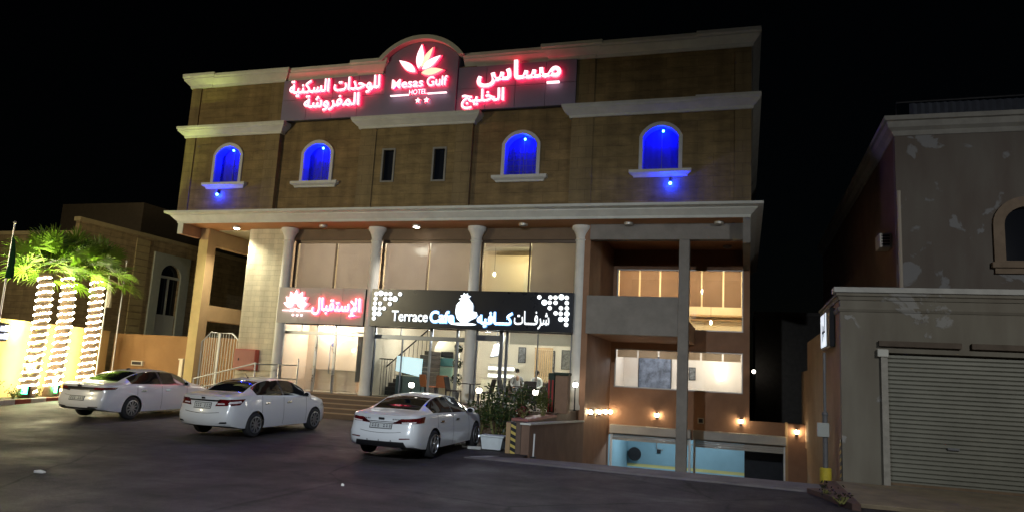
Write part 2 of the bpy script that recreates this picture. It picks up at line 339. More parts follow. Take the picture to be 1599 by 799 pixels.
PROF = lambda z, h, o: [(-.02, z), (.04, z), (.06, z+.2*h), (.10, z+.26*h), (.22*1, z+.52*h), (.26, z+.6*h), (.26, z+.68*h), (o, z+.8*h), (o, z+h), (-.02, z+h)]
for pts, z, h, o in (([(-23.26, 40), (-23.26, YP), (-18.46, YP), (-18.46, YR+.02)], 11.5, .45, .3),
                     ([(-14.76, YR+.02), (-14.76, YP), (-9.9, YP), (-9.9, YR+.02)], 11.5, .43, .3),
                     ([(-6.12, YR+.02), (-6.12, YP), (.2, YP), (.2, 40)], 11.5, .45, .3),
                     ([(-23.26, 40), (-23.26, YP), (-18.5, YP), (-18.5, YP+.12), (-13.95, YP+.12)], 13.75, .52, .3),
                     ([(-10.45, YP+.12), (-6.1, YP+.12), (-6.1, YP), (.2, YP), (.2, 40)], 13.75, .54, .3),
                     ([(-22.98, 40), (-22.98, 25.32), (.12, 25.32), (.12, 40)], 7.70, .46, .45)):
    c = MB().sweep(pts, PROF(z, h, o)); c.build('cornice', M_corn, hotel, smooth=30)
# thicker cornice blocks over the end pilasters
for x0, x1, z in ((-23.24, -22.2, 13.76), (-1.35, .18, 13.77), (-1.35, .18, 11.515), (-7.0, -5.3, 13.77), (-15.0, -13.95, 13.76)):
    c = MB(); n = len(PROF(0, 1, 1)); c.sweep([(x0, YP+.2), (x0, YP-.03), (x1, YP-.03), (x1, YP+.2)], PROF(z, .56 if z > 13 else .47, .31)); c.build('cornice_break', M_corn, hotel, smooth=30)
# arched gable over the middle
ga = [(-13.75, 11.97), (-10.66, 11.97), (-10.66, 14.22)]
R = (1.55**2+.68**2)/(2*.68); cz = 14.92-R; a0 = math.asin(1.55/R)
arc = [(-12.2+R*math.sin(a0-2*a0*i/20), cz+R*math.cos(a0-2*a0*i/20)) for i in range(21)]
gb = MB(); gb.plate([(-13.75, 11.97), (-10.66, 11.97)]+[(x, z) for x, z in arc], 25.24, 25.9); gb.build('sign_gable', M_grey, hotel)
ao = [(-12.2+(R+.19)*math.sin(a0*1.12-2.24*a0*i/24), cz+(R+.19)*math.cos(a0*1.12-2.24*a0*i/24)) for i in range(25)]
ai = [(-12.2+(R+.02)*math.sin(a0*1.06-2.12*a0*i/24), cz+(R+.02)*math.cos(a0*1.06-2.12*a0*i/24)) for i in range(25)]
MB().plate(ao+ai[::-1], 24.98, 26.2).build('arched_cornice', M_corn, hotel, bevel=.04)
for x0, x1 in ((-18.48, -13.77), (-10.64, -5.95)):
    n = 4; pn = MB()
    for i in range(n):
        a = x0+(x1-x0)*i/n; b = x0+(x1-x0)*(i+1)/n
        for z0, z1 in ((12.0, 12.86), (12.875, 13.74)): pn.box(a+.008, b-.008, 25.30, 25.36, z0, z1)
    pn.box(x0, x1, 25.355, 25.5, 11.99, 13.75, 1); pn.build('cladding_panel', [M_grey, M_greyj], hotel)
MB().box(-23.0, .0, 26, 41, 13.6, 13.8).build('roof', M_conc, hotel)
# arched windows: white surround, sill, curtain behind glass, deep reveal
M_surr = mat('surround_plaster', (.58, .58, .56), .6, var=.12, scale=3)
M_curt = cloth('curtain_lamp_blue', (.06, .06, .42), .15)  # the blue of the lamp is put into the curtain colour
M_rev = mat('reveal_lamp_blue', (.22, .25, .5), .5)  # reveal tinted blue to carry the lamp's glow in its colour
for b, (xc, yf) in WIN.items():
    f0 = yf+(.05 if b in 'AE' else 0)
    o = MB(); o.plate(archpoly(xc, .75, 9.43, 10.68, 11.20), f0-.07, f0+.02, [archpoly(xc, .62, 9.43, 10.66, 11.05)]); win = o.build('arched_window', M_surr, hotel, bevel=.015)
    s = MB(); s.sweep([(xc-1.0+.12, f0+.02), (xc-.88, f0-.02), (xc+.88, f0-.02), (xc+.88, f0+.02)], [(-.02, 9.2), (.05, 9.2), (.08, 9.27), (.16, 9.31), (.19, 9.34), (.19, 9.44), (-.02, 9.44)]); s.build('sill', M_corn, win, smooth=30)
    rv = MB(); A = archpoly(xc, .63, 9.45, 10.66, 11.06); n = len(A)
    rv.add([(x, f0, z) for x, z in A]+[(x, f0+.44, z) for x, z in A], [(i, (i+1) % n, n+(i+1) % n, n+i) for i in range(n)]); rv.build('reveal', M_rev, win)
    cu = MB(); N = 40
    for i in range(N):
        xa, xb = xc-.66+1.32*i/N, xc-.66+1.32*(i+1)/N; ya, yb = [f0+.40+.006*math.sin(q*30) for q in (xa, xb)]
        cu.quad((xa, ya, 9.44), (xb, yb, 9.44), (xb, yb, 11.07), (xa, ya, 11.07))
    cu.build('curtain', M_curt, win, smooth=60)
    gr = MB()
    gr.box(xc-.012, xc+.012, f0+.36, f0+.375, 9.46, 10.95)
    for i in range(1, 5):
        if b == 'D':
            gr.box(xc-.62+.25*i-.008, xc-.62+.25*i+.008, f0+.29, f0+.305, 9.46, 10.6); gr.box(xc-.62, xc+.62, f0+.288, f0+.303, 9.46+.22*i, 9.475+.22*i)
    gr.build('mullion', mat('blue_grey_frame', (.12, .12, .2), .5), win)
for c, a, b2 in SLIT:
    fr = MB(); fr.plate(rect(c-.29, c+.29, a-.03, b2+.03), YP+.02, YP+.09, [rect(c-.22, c+.22, a+.03, b2-.04)]); sw = fr.build('slit_window', mat('dull_frame', (.24, .23, .21), .6, var=.2), hotel)
    MB().box(c-.26, c+.26, YP+.24, YP+.26, a, b2).build('pane', mat('dark_window_glass', (.012, .014, .02), .08), sw)
# canopy
cp = MB(); cp.box(-22.98, .12, 25.3, 42, 7.705, 8.15); cp.build('canopy_slab', M_soff, hotel)
cs = MB(); cs.box(-22.2, -20.3, 26.9, 34, 7.68, 7.702); cs.build('canopy_ceiling', M_cream_p, hotel)
eb = MB(); eb.box(-22.97, -22.72, 25.3, 26.4, 7.26, 7.703); eb.build('end_beam', [M_rust], hotel)
MB().box(-22.975, -22.715, 25.27, 25.298, 7.255, 7.703).build('beam_face', M_corn, hotel)
eb = MB(); eb.box(-.08, .16, 25.32, 31.45, 6.85, 7.703); eb.build('end_beam', M_pill, hotel)
sc = MB(); sc.box(-22.72, -22.3, 26.4, 26.95, G(26), 7.70); sc.box(-22.70, -22.32, 26.95, 34, 7.03, 7.70); sc.box(-22.70, -22.32, 26.95, 34, 3.74, 4.42); sc.box(-22.7, -22.32, 29.9, 30.4, .2, 7.03); sc.box(-22.7, -22.32, 33.6, 34, .2, 7.03); sc.box(-22.68, -22.34, 26.95, 34, .2, 1.0)
sc.build('side_screen_wall', M_tan, hotel, bevel=.015)
MB().box(-22.735, -22.285, 26.385, 26.40, G(26), 7.2).build('pillar_front', mat('palmlit_yellow', (.62, .47, .2), .7, var=.15, scale=2), hotel)  # yellow of the palm lights put into the pillar's front face
st = MB(); st.box(-20.30, -18.45, 26.55, 40, .2, 7.69); st.build('stone_clad_wall', M_cream, hotel)
# four round columns on the street line
for i, xc in enumerate((-18.28, -14.19, -9.91, -5.77)):
    c = MB(); z0 = 1.04 if i else .2
    c.lathe([(.25, z0), (.25, z0+.12), (.225, z0+.2), (.215, z0+.3), (.205, 7.12), (.235, 7.13), (.235, 7.17), (.205, 7.19), (.21, 7.26), (.24, 7.38), (.30, 7.5), (.35, 7.56), (.36, 7.6), (.36, 7.69)], (xc, 26.5, 0), 28)
    c.build('column', M_colm, hotel, smooth=32)
# glazed bays
BAYS = [(-18.05, -14.42), (-13.97, -10.14), (-9.69, -6.0)]
M_blind = cloth('roller_blind', (.58, .50, .465), .6)
bk = MB()
for x0, x1 in ((-18.45, -14.19), (-14.19, -9.91), (-9.91, -5.77)):
    bk.box(x0+.02, x1-.02, 26.75, 27.0, 7.24, 7.70)
bk.build('lintel', mat('brown_lintel', (.16, .10, .055), .6, var=.2, scale=2), hotel)
cl = MB(); cl.box(-18.4, -5.8, 26.62, 27.0, 3.72, 5.18); cl.build('spandrel', M_greyj, hotel)
for i, (x0, x1) in enumerate(BAYS):
    fr = MB(); xm = (x0+x1)/2
    for a, b in ((x0-.12, x0-.04), (x1+.04, x1+.12)): fr.box(a, b, 26.84, 26.94, 5.18, 7.25)
    fr.box(xm-.025, xm+.025, 26.86, 26.92, 5.2, 7.16); fr.box(x0-.1, x1+.1, 26.83, 26.95, 7.13, 7.25)
    sw = fr.build('upper_shop_window', mat('bronze_frame', (.11, .08, .06), .4, .6), hotel)
    MB().box(x0-.05, x1+.05, 26.885, 26.895, 5.19, 7.14).build('pane', M_glass, sw)
    bl = MB()
    spans = [(x0-.02, xm-.03), (xm+.03, x1+.02)]
    if i == 2: spans = [(xm+.03, x1+.02)]
    for a, b in spans:
        N = 10
        for q in range(N):
            xa, xb = a+(b-a)*q/N, a+(b-a)*(q+1)/N
            bl.quad((xa, 27.03+.006*math.sin(q*2.1), 5.1), (xb, 27.03+.006*math.sin(q*2.1+2.1), 5.1), (xb, 27.03, 7.2), (xa, 27.03, 7.2))
    if i == 2: bl.quad((x0-.02, 27.03, 7.0), (xm-.03, 27.03, 7.0), (xm-.03, 27.03, 7.2), (x0-.02, 27.03, 7.2))
    bl.build('roller_blind', M_blind, sw, smooth=60)
# recess on the right: side wall, back wall with windows, pillar, balcony
YB = 31.5
rs = MB(); rs.box(-5.62, XL, 26.35, 40, -2.3, 7.70); rs.build('recess_side_wall', M_rust, hotel)
rb = MB(); rb.plate([(XL, -.05), (.18, -.05), (.18, 7.7), (XL, 7.7)], YB, YB+.3, [rect(-5.25, -.07, 1.88, 3.5), rect(-5.25, -.07, 4.33, 6.88)])
rb.build('recess_back_wall', M_rust, hotel)
MB().plate(rect(.185, 1.62, -.05, .86), YB, YB+.3).build('garage_wall', M_rust, hotel)
gw = MB(); gw.box(1.60, 2.26, YB-.35, YB+.3, -2.25, .86); gw.build('garage_wall', M_rust, hotel)
MB().box(1.50, 1.60, YB-.36, YB-.02, -2.25, .90).build('garage_trim', M_tan, hotel)
MB().box(.0, .185, YB+.3, 45, -.05, 7.7).build('side_wall', M_rust, hotel)
fb = MB(); fb.box(-5.40, -.08, 26.22, 26.6, 7.14, 7.704); fb.build('front_beam', M_pill, hotel)
pl = MB(); pl.box(-2.22, -1.86, 26.25, 26.62, -1.9, 7.14); pl.build('square_pillar', M_pill, hotel, bevel=.02)
bc = MB(); bc.box(-5.46, -2.22, 26.28, 26.5, 3.75, 5.12); bc.build('balcony_parapet', M_pill, hotel, bevel=.015)
bc = MB(); bc.box(-5.4, -2.0, 26.5, YB, 3.75, 3.98); bc.box(-2.12, -1.95, 26.64, 31.45, 3.74, 4.42); bc.build('balcony_slab', M_rust, hotel)
M_alu = mat('window_aluminium', (.35, .33, .30), .4, .5)
M_blind2 = cloth('brown_blind', (.36, .235, .17), .5)
for z0, z1, nm in ((1.88, 3.5, 'lower'), (4.33, 6.88, 'upper')):
    fr = MB(); fr.plate(rect(-5.25, -.07, z0, z1), YB+.08, YB+.16, [rect(-5.2, -2.5, z0+.05, z1-.05), rect(-2.42, -.12, z0+.05, z1-.05)])
    wn = fr.build('wide_window', M_alu, hotel)
    MB().box(-5.22, -.1, YB+.115, YB+.125, z0+.03, z1-.03).build('pane', M_glass, wn)
    bl = MB()
    edges = [-5.2, -4.30, -3.44, -2.5, -1.72, -.86, -.12]
    for j, (a, b) in enumerate(zip(edges[:-1], edges[1:])):
        zb = 3.14 if nm == 'lower' else (5.35 if j >= 3 else 4.6)
        bl.quad((a+.035, YB+.22, zb), (b-.035, YB+.22, zb), (b-.035, YB+.22, z1-.02), (a+.035, YB+.22, z1-.02))
    bl.build('roller_blind', M_blind2 if nm == 'upper' else cloth('beige_blind', (.42, .30, .2), .5), wn)
# garage doors with part-lowered shutters
M_shut = mat('shutter_paint', (.42, .40, .36), .5, .2, var=.15, scale=2)
for x0, x1, zb in ((-5.25, -2.1, -.20), (-1.9, 1.48, -.24)):
    hs = MB(); hs.box(x0-.05, x1+.05, YB-.42, YB-.02, .02, .36); gd = hs.build('garage_door', M_shut, hotel, bevel=.02)
    sh = MB(); z = .02
    while z > zb: sh.box(x0, x1, YB-.10-.012*(int(z*100) % 2), YB-.05, z-.075, z-.005); z -= .08
    sh.box(x0, x1, YB-.14, YB-.04, zb-.06, zb); sh.build('shutter', M_shut, gd)
    for xx in (x0-.045, x1-.035): MB().box(xx, xx+.08, YB-.2, YB-.03, -2.2, .02).build('guide_rail', mat('white_steel', (.6, .62, .62), .4, .3), gd)
# garage inside
gi = MB(); gi.quad((-5.4, 37, -2.2), (1.5, 37, -2.2), (1.5, 37, -1.86), (-5.4, 37, -1.86), 0); gi.quad((-5.4, 37, -1.86), (1.5, 37, -1.86), (1.5, 37, -1.72), (-5.4, 37, -1.72), 1); gi.quad((-5.4, 37, -1.72), (1.5, 37, -1.72), (1.5, 37, .6), (-5.4, 37, .6), 0)
gi.quad((-5.39, YB, -2.2), (-5.39, 37, -2.2), (-5.39, 37, .6), (-5.39, YB, .6), 0); gi.quad((-5.4, YB, .6), (1.5, YB, .6), (1.5, 37, .6), (-5.4, 37, .6), 2); gi.quad((1.5, YB, -2.2), (1.5, 37, -2.2), (1.5, 37, .6), (1.5, YB, .6), 2)
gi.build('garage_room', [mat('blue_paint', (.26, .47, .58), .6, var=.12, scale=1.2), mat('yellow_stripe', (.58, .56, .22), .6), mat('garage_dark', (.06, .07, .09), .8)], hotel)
MB().box(.0, 1.49, 33.2, 36.9, -2.2, .55).build('garage_store', mat('store_blue_dark', (.018, .022, .03), .7, var=.3), hotel)
lamp('garage_light', (-3.4, 33.6, .35), 150, (.85, .95, 1), .15); lamp('garage_light', (-1.0, 34.2, .35), 110, (.85, .95, 1), .15)

fn = root('garage_fan', (-5.2, 36.5, -1.2), 'dark wall fan at the left inside the left garage door', 'fan')
MB().lathe([(.30, -.06), (.32, 0), (.30, .06), (.02, .08), (.02, -.08)], (-5.0, 36.6, -1.25), 20, 'y').build('fan_cage', M_dark, fn, smooth=40); MB().box(-5.03, -4.97, 36.6, 36.99, -1.28, -1.22).build('bracket', M_dark, fn)
MB().tube([(-4.0, 36.95, -.6), (-4.0, 36.95, -.95), (-3.7, 36.95, -1.0)], .03, 8).tube([(-5.3, 36.95, -.62), (1.4, 36.95, -.66)], .025, 8).build('conduit', mat('conduit_grey', (.3, .34, .36), .5), hotel)
MB().box(-3.98, -3.80, 36.9, 36.99, -1.15, -.98).build('socket_box', M_dark, hotel)
# rooms behind the glass
def room(x0, x1, y0, y1, z0, z1, wall, floor, ceil, back=None):
    r = MB(); r.quad((x0, y0, z0), (x1, y0, z0), (x1, y1, z0), (x0, y1, z0), 1); r.quad((x0, y0, z1), (x1, y0, z1), (x1, y1, z1), (x0, y1, z1), 2)
    r.quad((x0, y1, z0), (x1, y1, z0), (x1, y1, z1), (x0, y1, z1), 3 if back else 0); r.quad((x0, y0, z0), (x0, y1, z0), (x0, y1, z1), (x0, y0, z1)); r.quad((x1, y0, z0), (x1, y1, z0), (x1, y1, z1), (x1, y0, z1))
    return r.build('interior_room', [wall, floor, ceil]+([back] if back else []), hotel)
M_peach = mat('peach_wall', (.76, .60, .47), .6, var=.08, scale=.8); M_cw = mat('cafe_wall', (.70, .62, .50), .6, var=.08, scale=.8); M_ceil = mat('ceiling_white', (.75, .72, .66), .7); M_tile = mat('floor_tile', (.5, .42, .33), .25, var=.15, scale=1)
M_warmw = mat('warm_wall', (.76, .64, .44), .6, var=.06, scale=.8); M_pinkw = mat('pale_pink_wall', (.74, .64, .56), .6, var=.06, scale=.8)
room(-18.44, -14.25, 27.0, 30.2, 1.05, 4.15, M_peach, M_tile, M_ceil)
room(-14.15, -5.7, 27.0, 32.4, 1.05, 4.15, M_cw, M_tile, M_ceil)
room(-18.44, -5.7, 27.06, 31.0, 4.7, 7.55, M_warmw, M_tile, M_ceil)
room(-5.38, -.02, YB+.32, 35.0, 1.05, 3.95, M_pinkw, M_tile, M_ceil)
room(-5.38, -.02, YB+.32, 35.0, 4.1, 7.3, M_warmw, M_tile, M_ceil)
for p, e, c in (((-17.2, 28.4, 3.7), 165, (1, .88, .74)), ((-15.2, 28.4, 3.7), 165, (1, .88, .74)),
                ((-12.6, 29.0, 3.7), 130, (1, .90, .78)), ((-10.2, 29.4, 3.7), 190, (1, .96, .9)), ((-7.4, 29.2, 3.7), 200, (1, .95, .84)),
                ((-16.3, 29.3, 6.7), 130, (1, .80, .62)), ((-12.6, 29.3, 6.7), 130, (1, .84, .72)), ((-8.9, 29.2, 6.7), 65, (1, .80, .45)),
                ((-3.9, 33.4, 3.4), 90, (.95, .95, 1)), ((-1.1, 33.6, 3.3), 120, (1, .93, .84)), ((-3.9, 33.4, 6.6), 170, (1, .74, .48)), ((-1.1, 33.4, 6.5), 190, (1, .80, .52))):
    lamp('room_light', p, e, c, .18)
# shop fronts
fr = MB()
for x in (-18.44, -16.80, -15.92, -14.43): fr.box(x, x+.1 if x > -16.9 else x+.08, 26.82, 26.92, 1.05, 3.72)
fr.box(-18.44, -14.3, 26.80, 26.93, 3.33, 3.45); fr.box(-17.5, -17.46, 26.85, 26.9, 3.45, 3.72); fr.box(-16.02, -15.98, 26.85, 26.9, 3.45, 3.72)
sf = fr.build('shop_front', M_steel, hotel, bevel=.008)
MB().box(-18.4, -14.35, 26.868, 26.876, 1.06, 3.7).build('pane', M_glass, sf)
for x in (-16.62, -15.98): MB().tube([(x, 26.74, 1.8), (x, 26.70, 1.85), (x, 26.70, 2.9), (x, 26.74, 2.95)], .02).build('door_handle', M_steel, sf, smooth=40)
fr = MB()
for x, q in ((-14.14, .08), (-12.9, .035), (-11.72, .08), (-10.62, .10), (-10.2, .06)): fr.box(x, x+q, 26.82, 26.92, 1.05, 3.34 if q < .05 else 3.72)
fr.box(-14.1, -10.14, 26.80, 26.93, 3.28, 3.44); fr.box(-13.0, -12.97, 26.85, 26.9, 3.44, 3.72); fr.box(-11.65, -11.61, 26.85, 26.9, 3.44, 3.72)
sf = fr.build('shop_front', mat('dark_steel', (.20, .22, .26), .3, .8), hotel, bevel=.008)
MB().box(-14.1, -10.15, 26.868, 26.876, 1.06, 3.7).build('pane', M_glass, sf)
fr = MB()
for x, q in ((-9.84, .1), (-8.86, .14), (-8.62, .1), (-7.38, .03), (-6.10, .08)): fr.box(x, x+q, 26.82, 26.92, 1.05, 3.72)
fr.box(-9.84, -8.7, 26.80, 26.93, 3.36, 3.58)
sf = fr.build('shop_front', _mc['dark_steel'], hotel, bevel=.008)
MB().box(-9.8, -6.05, 26.868, 26.876, 1.06, 3.7).build('pane', M_glass, sf)
b = MB(); b.quad((-8.5, 26.98, 3.28), (-6.05, 26.98, 3.28), (-6.05, 26.98, 3.75), (-8.5, 26.98, 3.75)); b.build('roller_blind', cloth('grey_blind', (.40, .36, .30), .4), sf)

# ------------------------------------------------------------------ lit signs
M_white = glow('white_letter', (1, .66, .70), 2.4); M_redside = glow('red_letter_edge', (1, .01, .05), 3.0); M_redback = glow('red_letter_rim', (1, .02, .09), .85); M_redside2 = glow('red_letter_edge_bright', (1, .01, .05), 16); M_redhalo = glow('red_letter_back', (1, .012, .06), 6.5)
M_peachl = glow('peach_letter', (1, .62, .38), 1.5)
sign = root('roof_sign', (-12.2, 25.3, 12), 'red and white lit roof sign with petal emblem and Arabic lettering', 'sign')
YS = 25.10
for nm, t, a in (('arabic_letters', 'مساس', (-9.78, -6.50, 12.80, 13.80)), ('arabic_letters', 'الخليج', (-10.36, -8.66, 11.98, 12.74)),
                 ('arabic_letters', 'للوحدات السكنية', (-18.05, -13.90, 12.90, 13.64)), ('arabic_letters', 'المفروشة', (-17.30, -14.76, 12.26, 12.96))):
    letters(nm, t, *a, YS, .05, M_white, M_redside, sign, .024 if a[3]-a[2] > .9 else .016)
    letters('letter_edge', t, a[0]-.03, a[1]+.03, a[2]-.03, a[3]+.03, YS+.06, .05, M_redback, M_redside, sign, .038, back=M_redhalo)
MB().box(-7.02, -6.55, YS, YS+.08, 12.79, 12.86).build('letter_bar', M_white, sign)
YS2 = 25.06
for t, xa, xb, za in (('Mesas', -13.34, -12.00, 13.35), ('Gulf', -11.84, -10.99, 13.37)):
    letters('hotel_letters', t, xa, xb, 12.99, za, YS2, .05, M_white, M_redside, sign, .004); letters('letter_edge', t, xa-.02, xb+.02, 12.97, za+.02, YS2+.06, .05, M_redback, M_redside, sign, .03, back=M_redhalo)
letters('hotel_letters', 'HOTEL', -12.56, -11.81, 12.68, 12.88, YS2, .08, M_white, M_redside, sign, .0)
for a, b in ((-13.37, -12.6), (-11.78, -10.99)): MB().box(a, b, YS2, YS2+.08, 12.67, 12.71).build('letter_bar', M_white, sign)
for c in (-12.16, -11.80):
    p = [(c+(.125 if i % 2 == 0 else .055)*math.sin(i*math.pi/5), 12.42+(.125 if i % 2 == 0 else .055)*math.cos(i*math.pi/5)) for i in range(10)]
    MB().plate(p, YS2, YS2+.1, mi_side=1).build('star', [M_white, M_redside], sign)
def petal(b0, tip, wd, n=12):
    b0, tip = Vector(b0), Vector(tip); d = tip-b0; nn = Vector((-d.y, d.x)).normalized(); L = []
    for sgn in (1, -1):
        rng = range(n+1) if sgn > 0 else range(n-1, 0, -1)
        for i in rng:
            t = i/n; p = b0+d*t+nn*sgn*wd*math.sin(math.pi*t**.85)*(1-.1*t); L.append((p.x, p.y))
    return L
for b0, tip, wd, m in (((-12.36, 13.62), (-13.10, 14.14), .15, M_white), ((-12.24, 13.74), (-12.17, 14.74), .16, M_white), ((-12.14, 13.78), (-11.68, 14.58), .13, M_peachl), ((-12.08, 13.70), (-11.33, 14.22), .15, M_white), ((-12.1, 13.55), (-11.19, 13.62), .15, M_peachl)):
    MB().plate(petal(b0, tip, wd), YS2, YS2+.06, mi_side=1).build('petal', [m, M_redside], sign)
    MB().plate(petal(Vector(b0)-(Vector(tip)-Vector(b0))*.05, Vector(tip)+(Vector(tip)-Vector(b0))*.05, wd+.035), YS2+.065, YS2+.12, mi_side=1).build('petal_edge', [M_redback, M_redside], sign); MB().plate(petal(Vector(b0), Vector(tip), wd), YS2+.125, YS2+.135).build('petal_backlight', M_redhalo, sign)
rsn = root('reception_sign', (-16.4, 26.3, 3.7), 'grey reception sign with white lotus emblem and Arabic lettering edged in red', 'sign')
rp = MB()
for i in range(4):
    a = -18.36+i*.992; rp.box(a+.006, a+.986, 26.28, 26.34, 3.74, 5.19)
rp.box(-18.36, -14.40, 26.335, 26.6, 3.745, 5.185, 1); rp.build('sign_panel', [mat('beige_grey_panel', (.50, .46, .42), .5, var=.06), M_greyj], rsn)
letters('arabic_letters', 'الإستقبال', -16.70, -14.52, 4.05, 4.80, 26.18, .05, M_white, M_redside2, rsn, .02)
letters('letter_edge', 'الإستقبال', -16.68, -14.46, 4.0, 4.78, 26.225, .03, M_redback, M_redside, rsn, .045, back=M_redhalo)
for q, ln in ((-78, .58), (-52, .62), (-26, .66), (0, .68), (26, .66), (52, .62), (78, .58)):
    c = Vector((-17.46, 4.42)); dv = Vector((math.sin(math.radians(q)), math.cos(math.radians(q))))
    MB().plate(petal(c+dv*.1, c+dv*ln, .13), 26.16+.001*abs(q)/10, 26.21, mi_side=1).build('petal', [M_white, M_redside], rsn)
    MB().plate(petal(c+dv*.06+Vector((.05, -.02)), c+dv*(ln+.05)+Vector((.05, -.02)), .15), 26.215+.0005*abs(q)/10, 26.25).build('petal_edge', M_redback, rsn)
for a, b in ((-18.06, -17.72), (-17.06, -16.72)): MB().box(a, b, 26.18, 26.24, 4.22, 4.26).build('letter_bar', M_white, rsn)
for k in range(3): MB().lathe([(.001, 0), (.045, 0), (.045, .05), (.001, .05)], (-17.55+.2*k, 26.18, 4.06), 10, 'y').build('sign_dot', M_white, rsn)
for k in range(4): MB().box(-17.68+.16*k, -17.56+.16*k, 26.18, 26.23, 4.20+.03*(k % 2), 4.30+.03*(k % 2)).build('letter_bar', M_white, rsn)
csn = root('cafe_sign', (-10, 26.3, 3.7), 'long black cafe sign with white lettering, cup emblem and dotted corners', 'sign')
MB().box(-14.06, -5.94, 26.22, 26.6, 3.74, 5.19).build('sign_panel', mat('black_gloss_panel', (.014, .016, .024), .25, var=.2, scale=1), csn)
M_cw1 = glow('cafe_white', (.95, 1, 1), 1.5); M_cw2 = glow('cafe_white_bright', (.85, .97, 1), 2.2); M_cblue = glow('cafe_blue_glow', (.10, .42, 1), 1.6); M_cside = glow('cafe_side', (.5, .7, 1), .3)
letters('cafe_letters', 'Terrace', -13.10, -11.58, 3.95, 4.36, 26.16, .05, M_cw1, M_cside, csn, .012)
letters('cafe_letters', 'Cafe', -11.48, -10.50, 3.95, 4.37, 26.13, .04, M_cw2, M_cblue, csn, .010)
letters('letter_edge', 'Cafe', -11.50, -10.48, 3.91, 4.41, 26.175, .04, M_cblue, M_cblue, csn, .04)  # wider glowing blue copy stands in for the halo round the letters
letters('arabic_letters', 'كـــافيه', -9.56, -8.19, 3.84, 4.40, 26.13, .04, M_cw2, M_cblue, csn, .016)
letters('letter_edge', 'كـــافيه', -9.58, -8.17, 3.81, 4.43, 26.175, .04, M_cblue, M_cblue, csn, .05)  # blue halo of these letters made as a glowing copy behind them
letters('arabic_letters', 'شرفـــات', -8.12, -6.78, 3.82, 4.48, 26.16, .05, M_cw1, M_cside, csn, .012)
# fruit-topped cup emblem
cup = [(-10.42, 4.62), (-10.44, 4.35), (-10.36, 4.12), (-10.2, 3.99), (-9.92, 3.99), (-9.80, 4.08), (-9.62, 4.16), (-9.55, 4.26), (-9.60, 4.38), (-9.74, 4.40), (-9.74, 4.62), (-9.78, 4.72), (-9.88, 4.82), (-9.94, 4.90), (-9.86, 4.98), (-9.98, 5.0), (-10.0, 5.09), (-10.08, 5.02), (-10.14, 5.10), (-10.17, 5.0), (-10.28, 5.0), (-10.22, 4.91), (-10.33, 4.86), (-10.24, 4.80), (-10.35, 4.72)]
MB().plate(cup, 26.12, 26.21, mi_side=1).build('cup_emblem', [M_cw2, M_cside], csn)
MB().plate([(-10.1+.52*math.cos(i*math.pi/10), 3.92+.05*math.sin(i*math.pi/10)) for i in range(20)], 26.12, 26.21, mi_side=1).build('saucer', [M_cw2, M_cside], csn)
DL = [(-13.85, 5.0), (-13.65, 5.02, 1), (-13.43, 5.0), (-13.24, 5.0), (-12.82, 5.0), (-13.86, 4.81), (-13.44, 4.81), (-13.22, 4.81), (-13.02, 4.81, 1), (-13.87, 4.62), (-13.65, 4.62), (-13.23, 4.61), (-13.88, 4.42, .6), (-13.65, 4.42), (-13.46, 4.43), (-13.86, 4.22, .5), (-13.66, 4.22, .5), (-13.87, 4.03)]
for dset in (DL, [(-20.02-q[0], *q[1:]) for q in DL]):
    for q in dset:
        r = .077+.025*(q[2] if len(q) > 2 else 0)
        MB().lathe([(.001, 0), (r, 0), (r, .04), (.001, .04)], (q[0], 26.16, q[1]), 14, 'y').build('light_dot', M_cw1 if len(q) < 3 else M_cw2, csn)
MB().box(-6.2, -5.94, 26.62, 26.63, 3.74, 5.19).build('sign_back', M_black, csn)

# ------------------------------------------------------------------ lamps on the building
M_dl = glow('downlight_on', (1, .93, .78), 30); M_dloff = mat('downlight_off', (.35, .33, .3), .3); M_ring = mat('lamp_ring', (.5, .47, .42), .4, .4)
DLS = [(-20.66, 26.1, 1, 'lit canopy ceiling light above the cream stone wall'), (-16.38, 25.97, 0, 'unlit canopy ceiling light above the reception sign'), (-12.3, 26.1, 1, 'lit canopy ceiling light above the cafe sign, the one nearest the canopy edge'), (-7.9, 26.0, 0, 'unlit canopy ceiling light above the open yellow upper window'),
       (-3.98, 26.0, 0, 'unlit canopy ceiling light in front of the balcony recess'), (-.87, 26.0, 0, 'unlit canopy ceiling light at the far right front end of the canopy'), (-.69, 30.6, 0, 'unlit ceiling light deep in the recess above the right balcony window')]
for x, y, on, lb in DLS:
    rt = root('ceiling_light', (x, y, 7.70), lb, 'ceiling light', 'round downlights under the canopy')
    MB().lathe([(.14, 7.62), (.16, 7.62), (.17, 7.70), (.14, 7.70)], (x, y, 0), 20).build('lamp_ring', M_ring, rt, smooth=40)
    MB().lathe([(.001, 7.60), (.11, 7.605), (.138, 7.63), (.138, 7.66), (.001, 7.66)], (x, y, 0), 20).build('lamp_glass', M_dl if on else M_dloff, rt, smooth=40)
lamp('downlight', (-20.9, 26.0, 7.5), 950, (1, .95, .70), .1, (-20.3, 26.6, 2), 130, .8)
lamp('downlight', (-12.3, 26.1, 7.5), 600, (1, .92, .80), .1, (-12.3, 26.7, 3), 120, .8)
M_blue = glow('blue_lamp', (.0010, .009, 1), 1800); M_blue2 = glow('blue_sill_lamp', (.003, .02, 1), 900)
BLB = [('A', 'blue lamp in the head of the arched window nearest the building left end'), ('B', 'blue lamp in the head of the arched window left of the two slit windows'), ('D', 'blue lamp in the head of the arched window with a grid grille'), ('E', 'blue lamp in the head of the rightmost and largest looking arched window')]
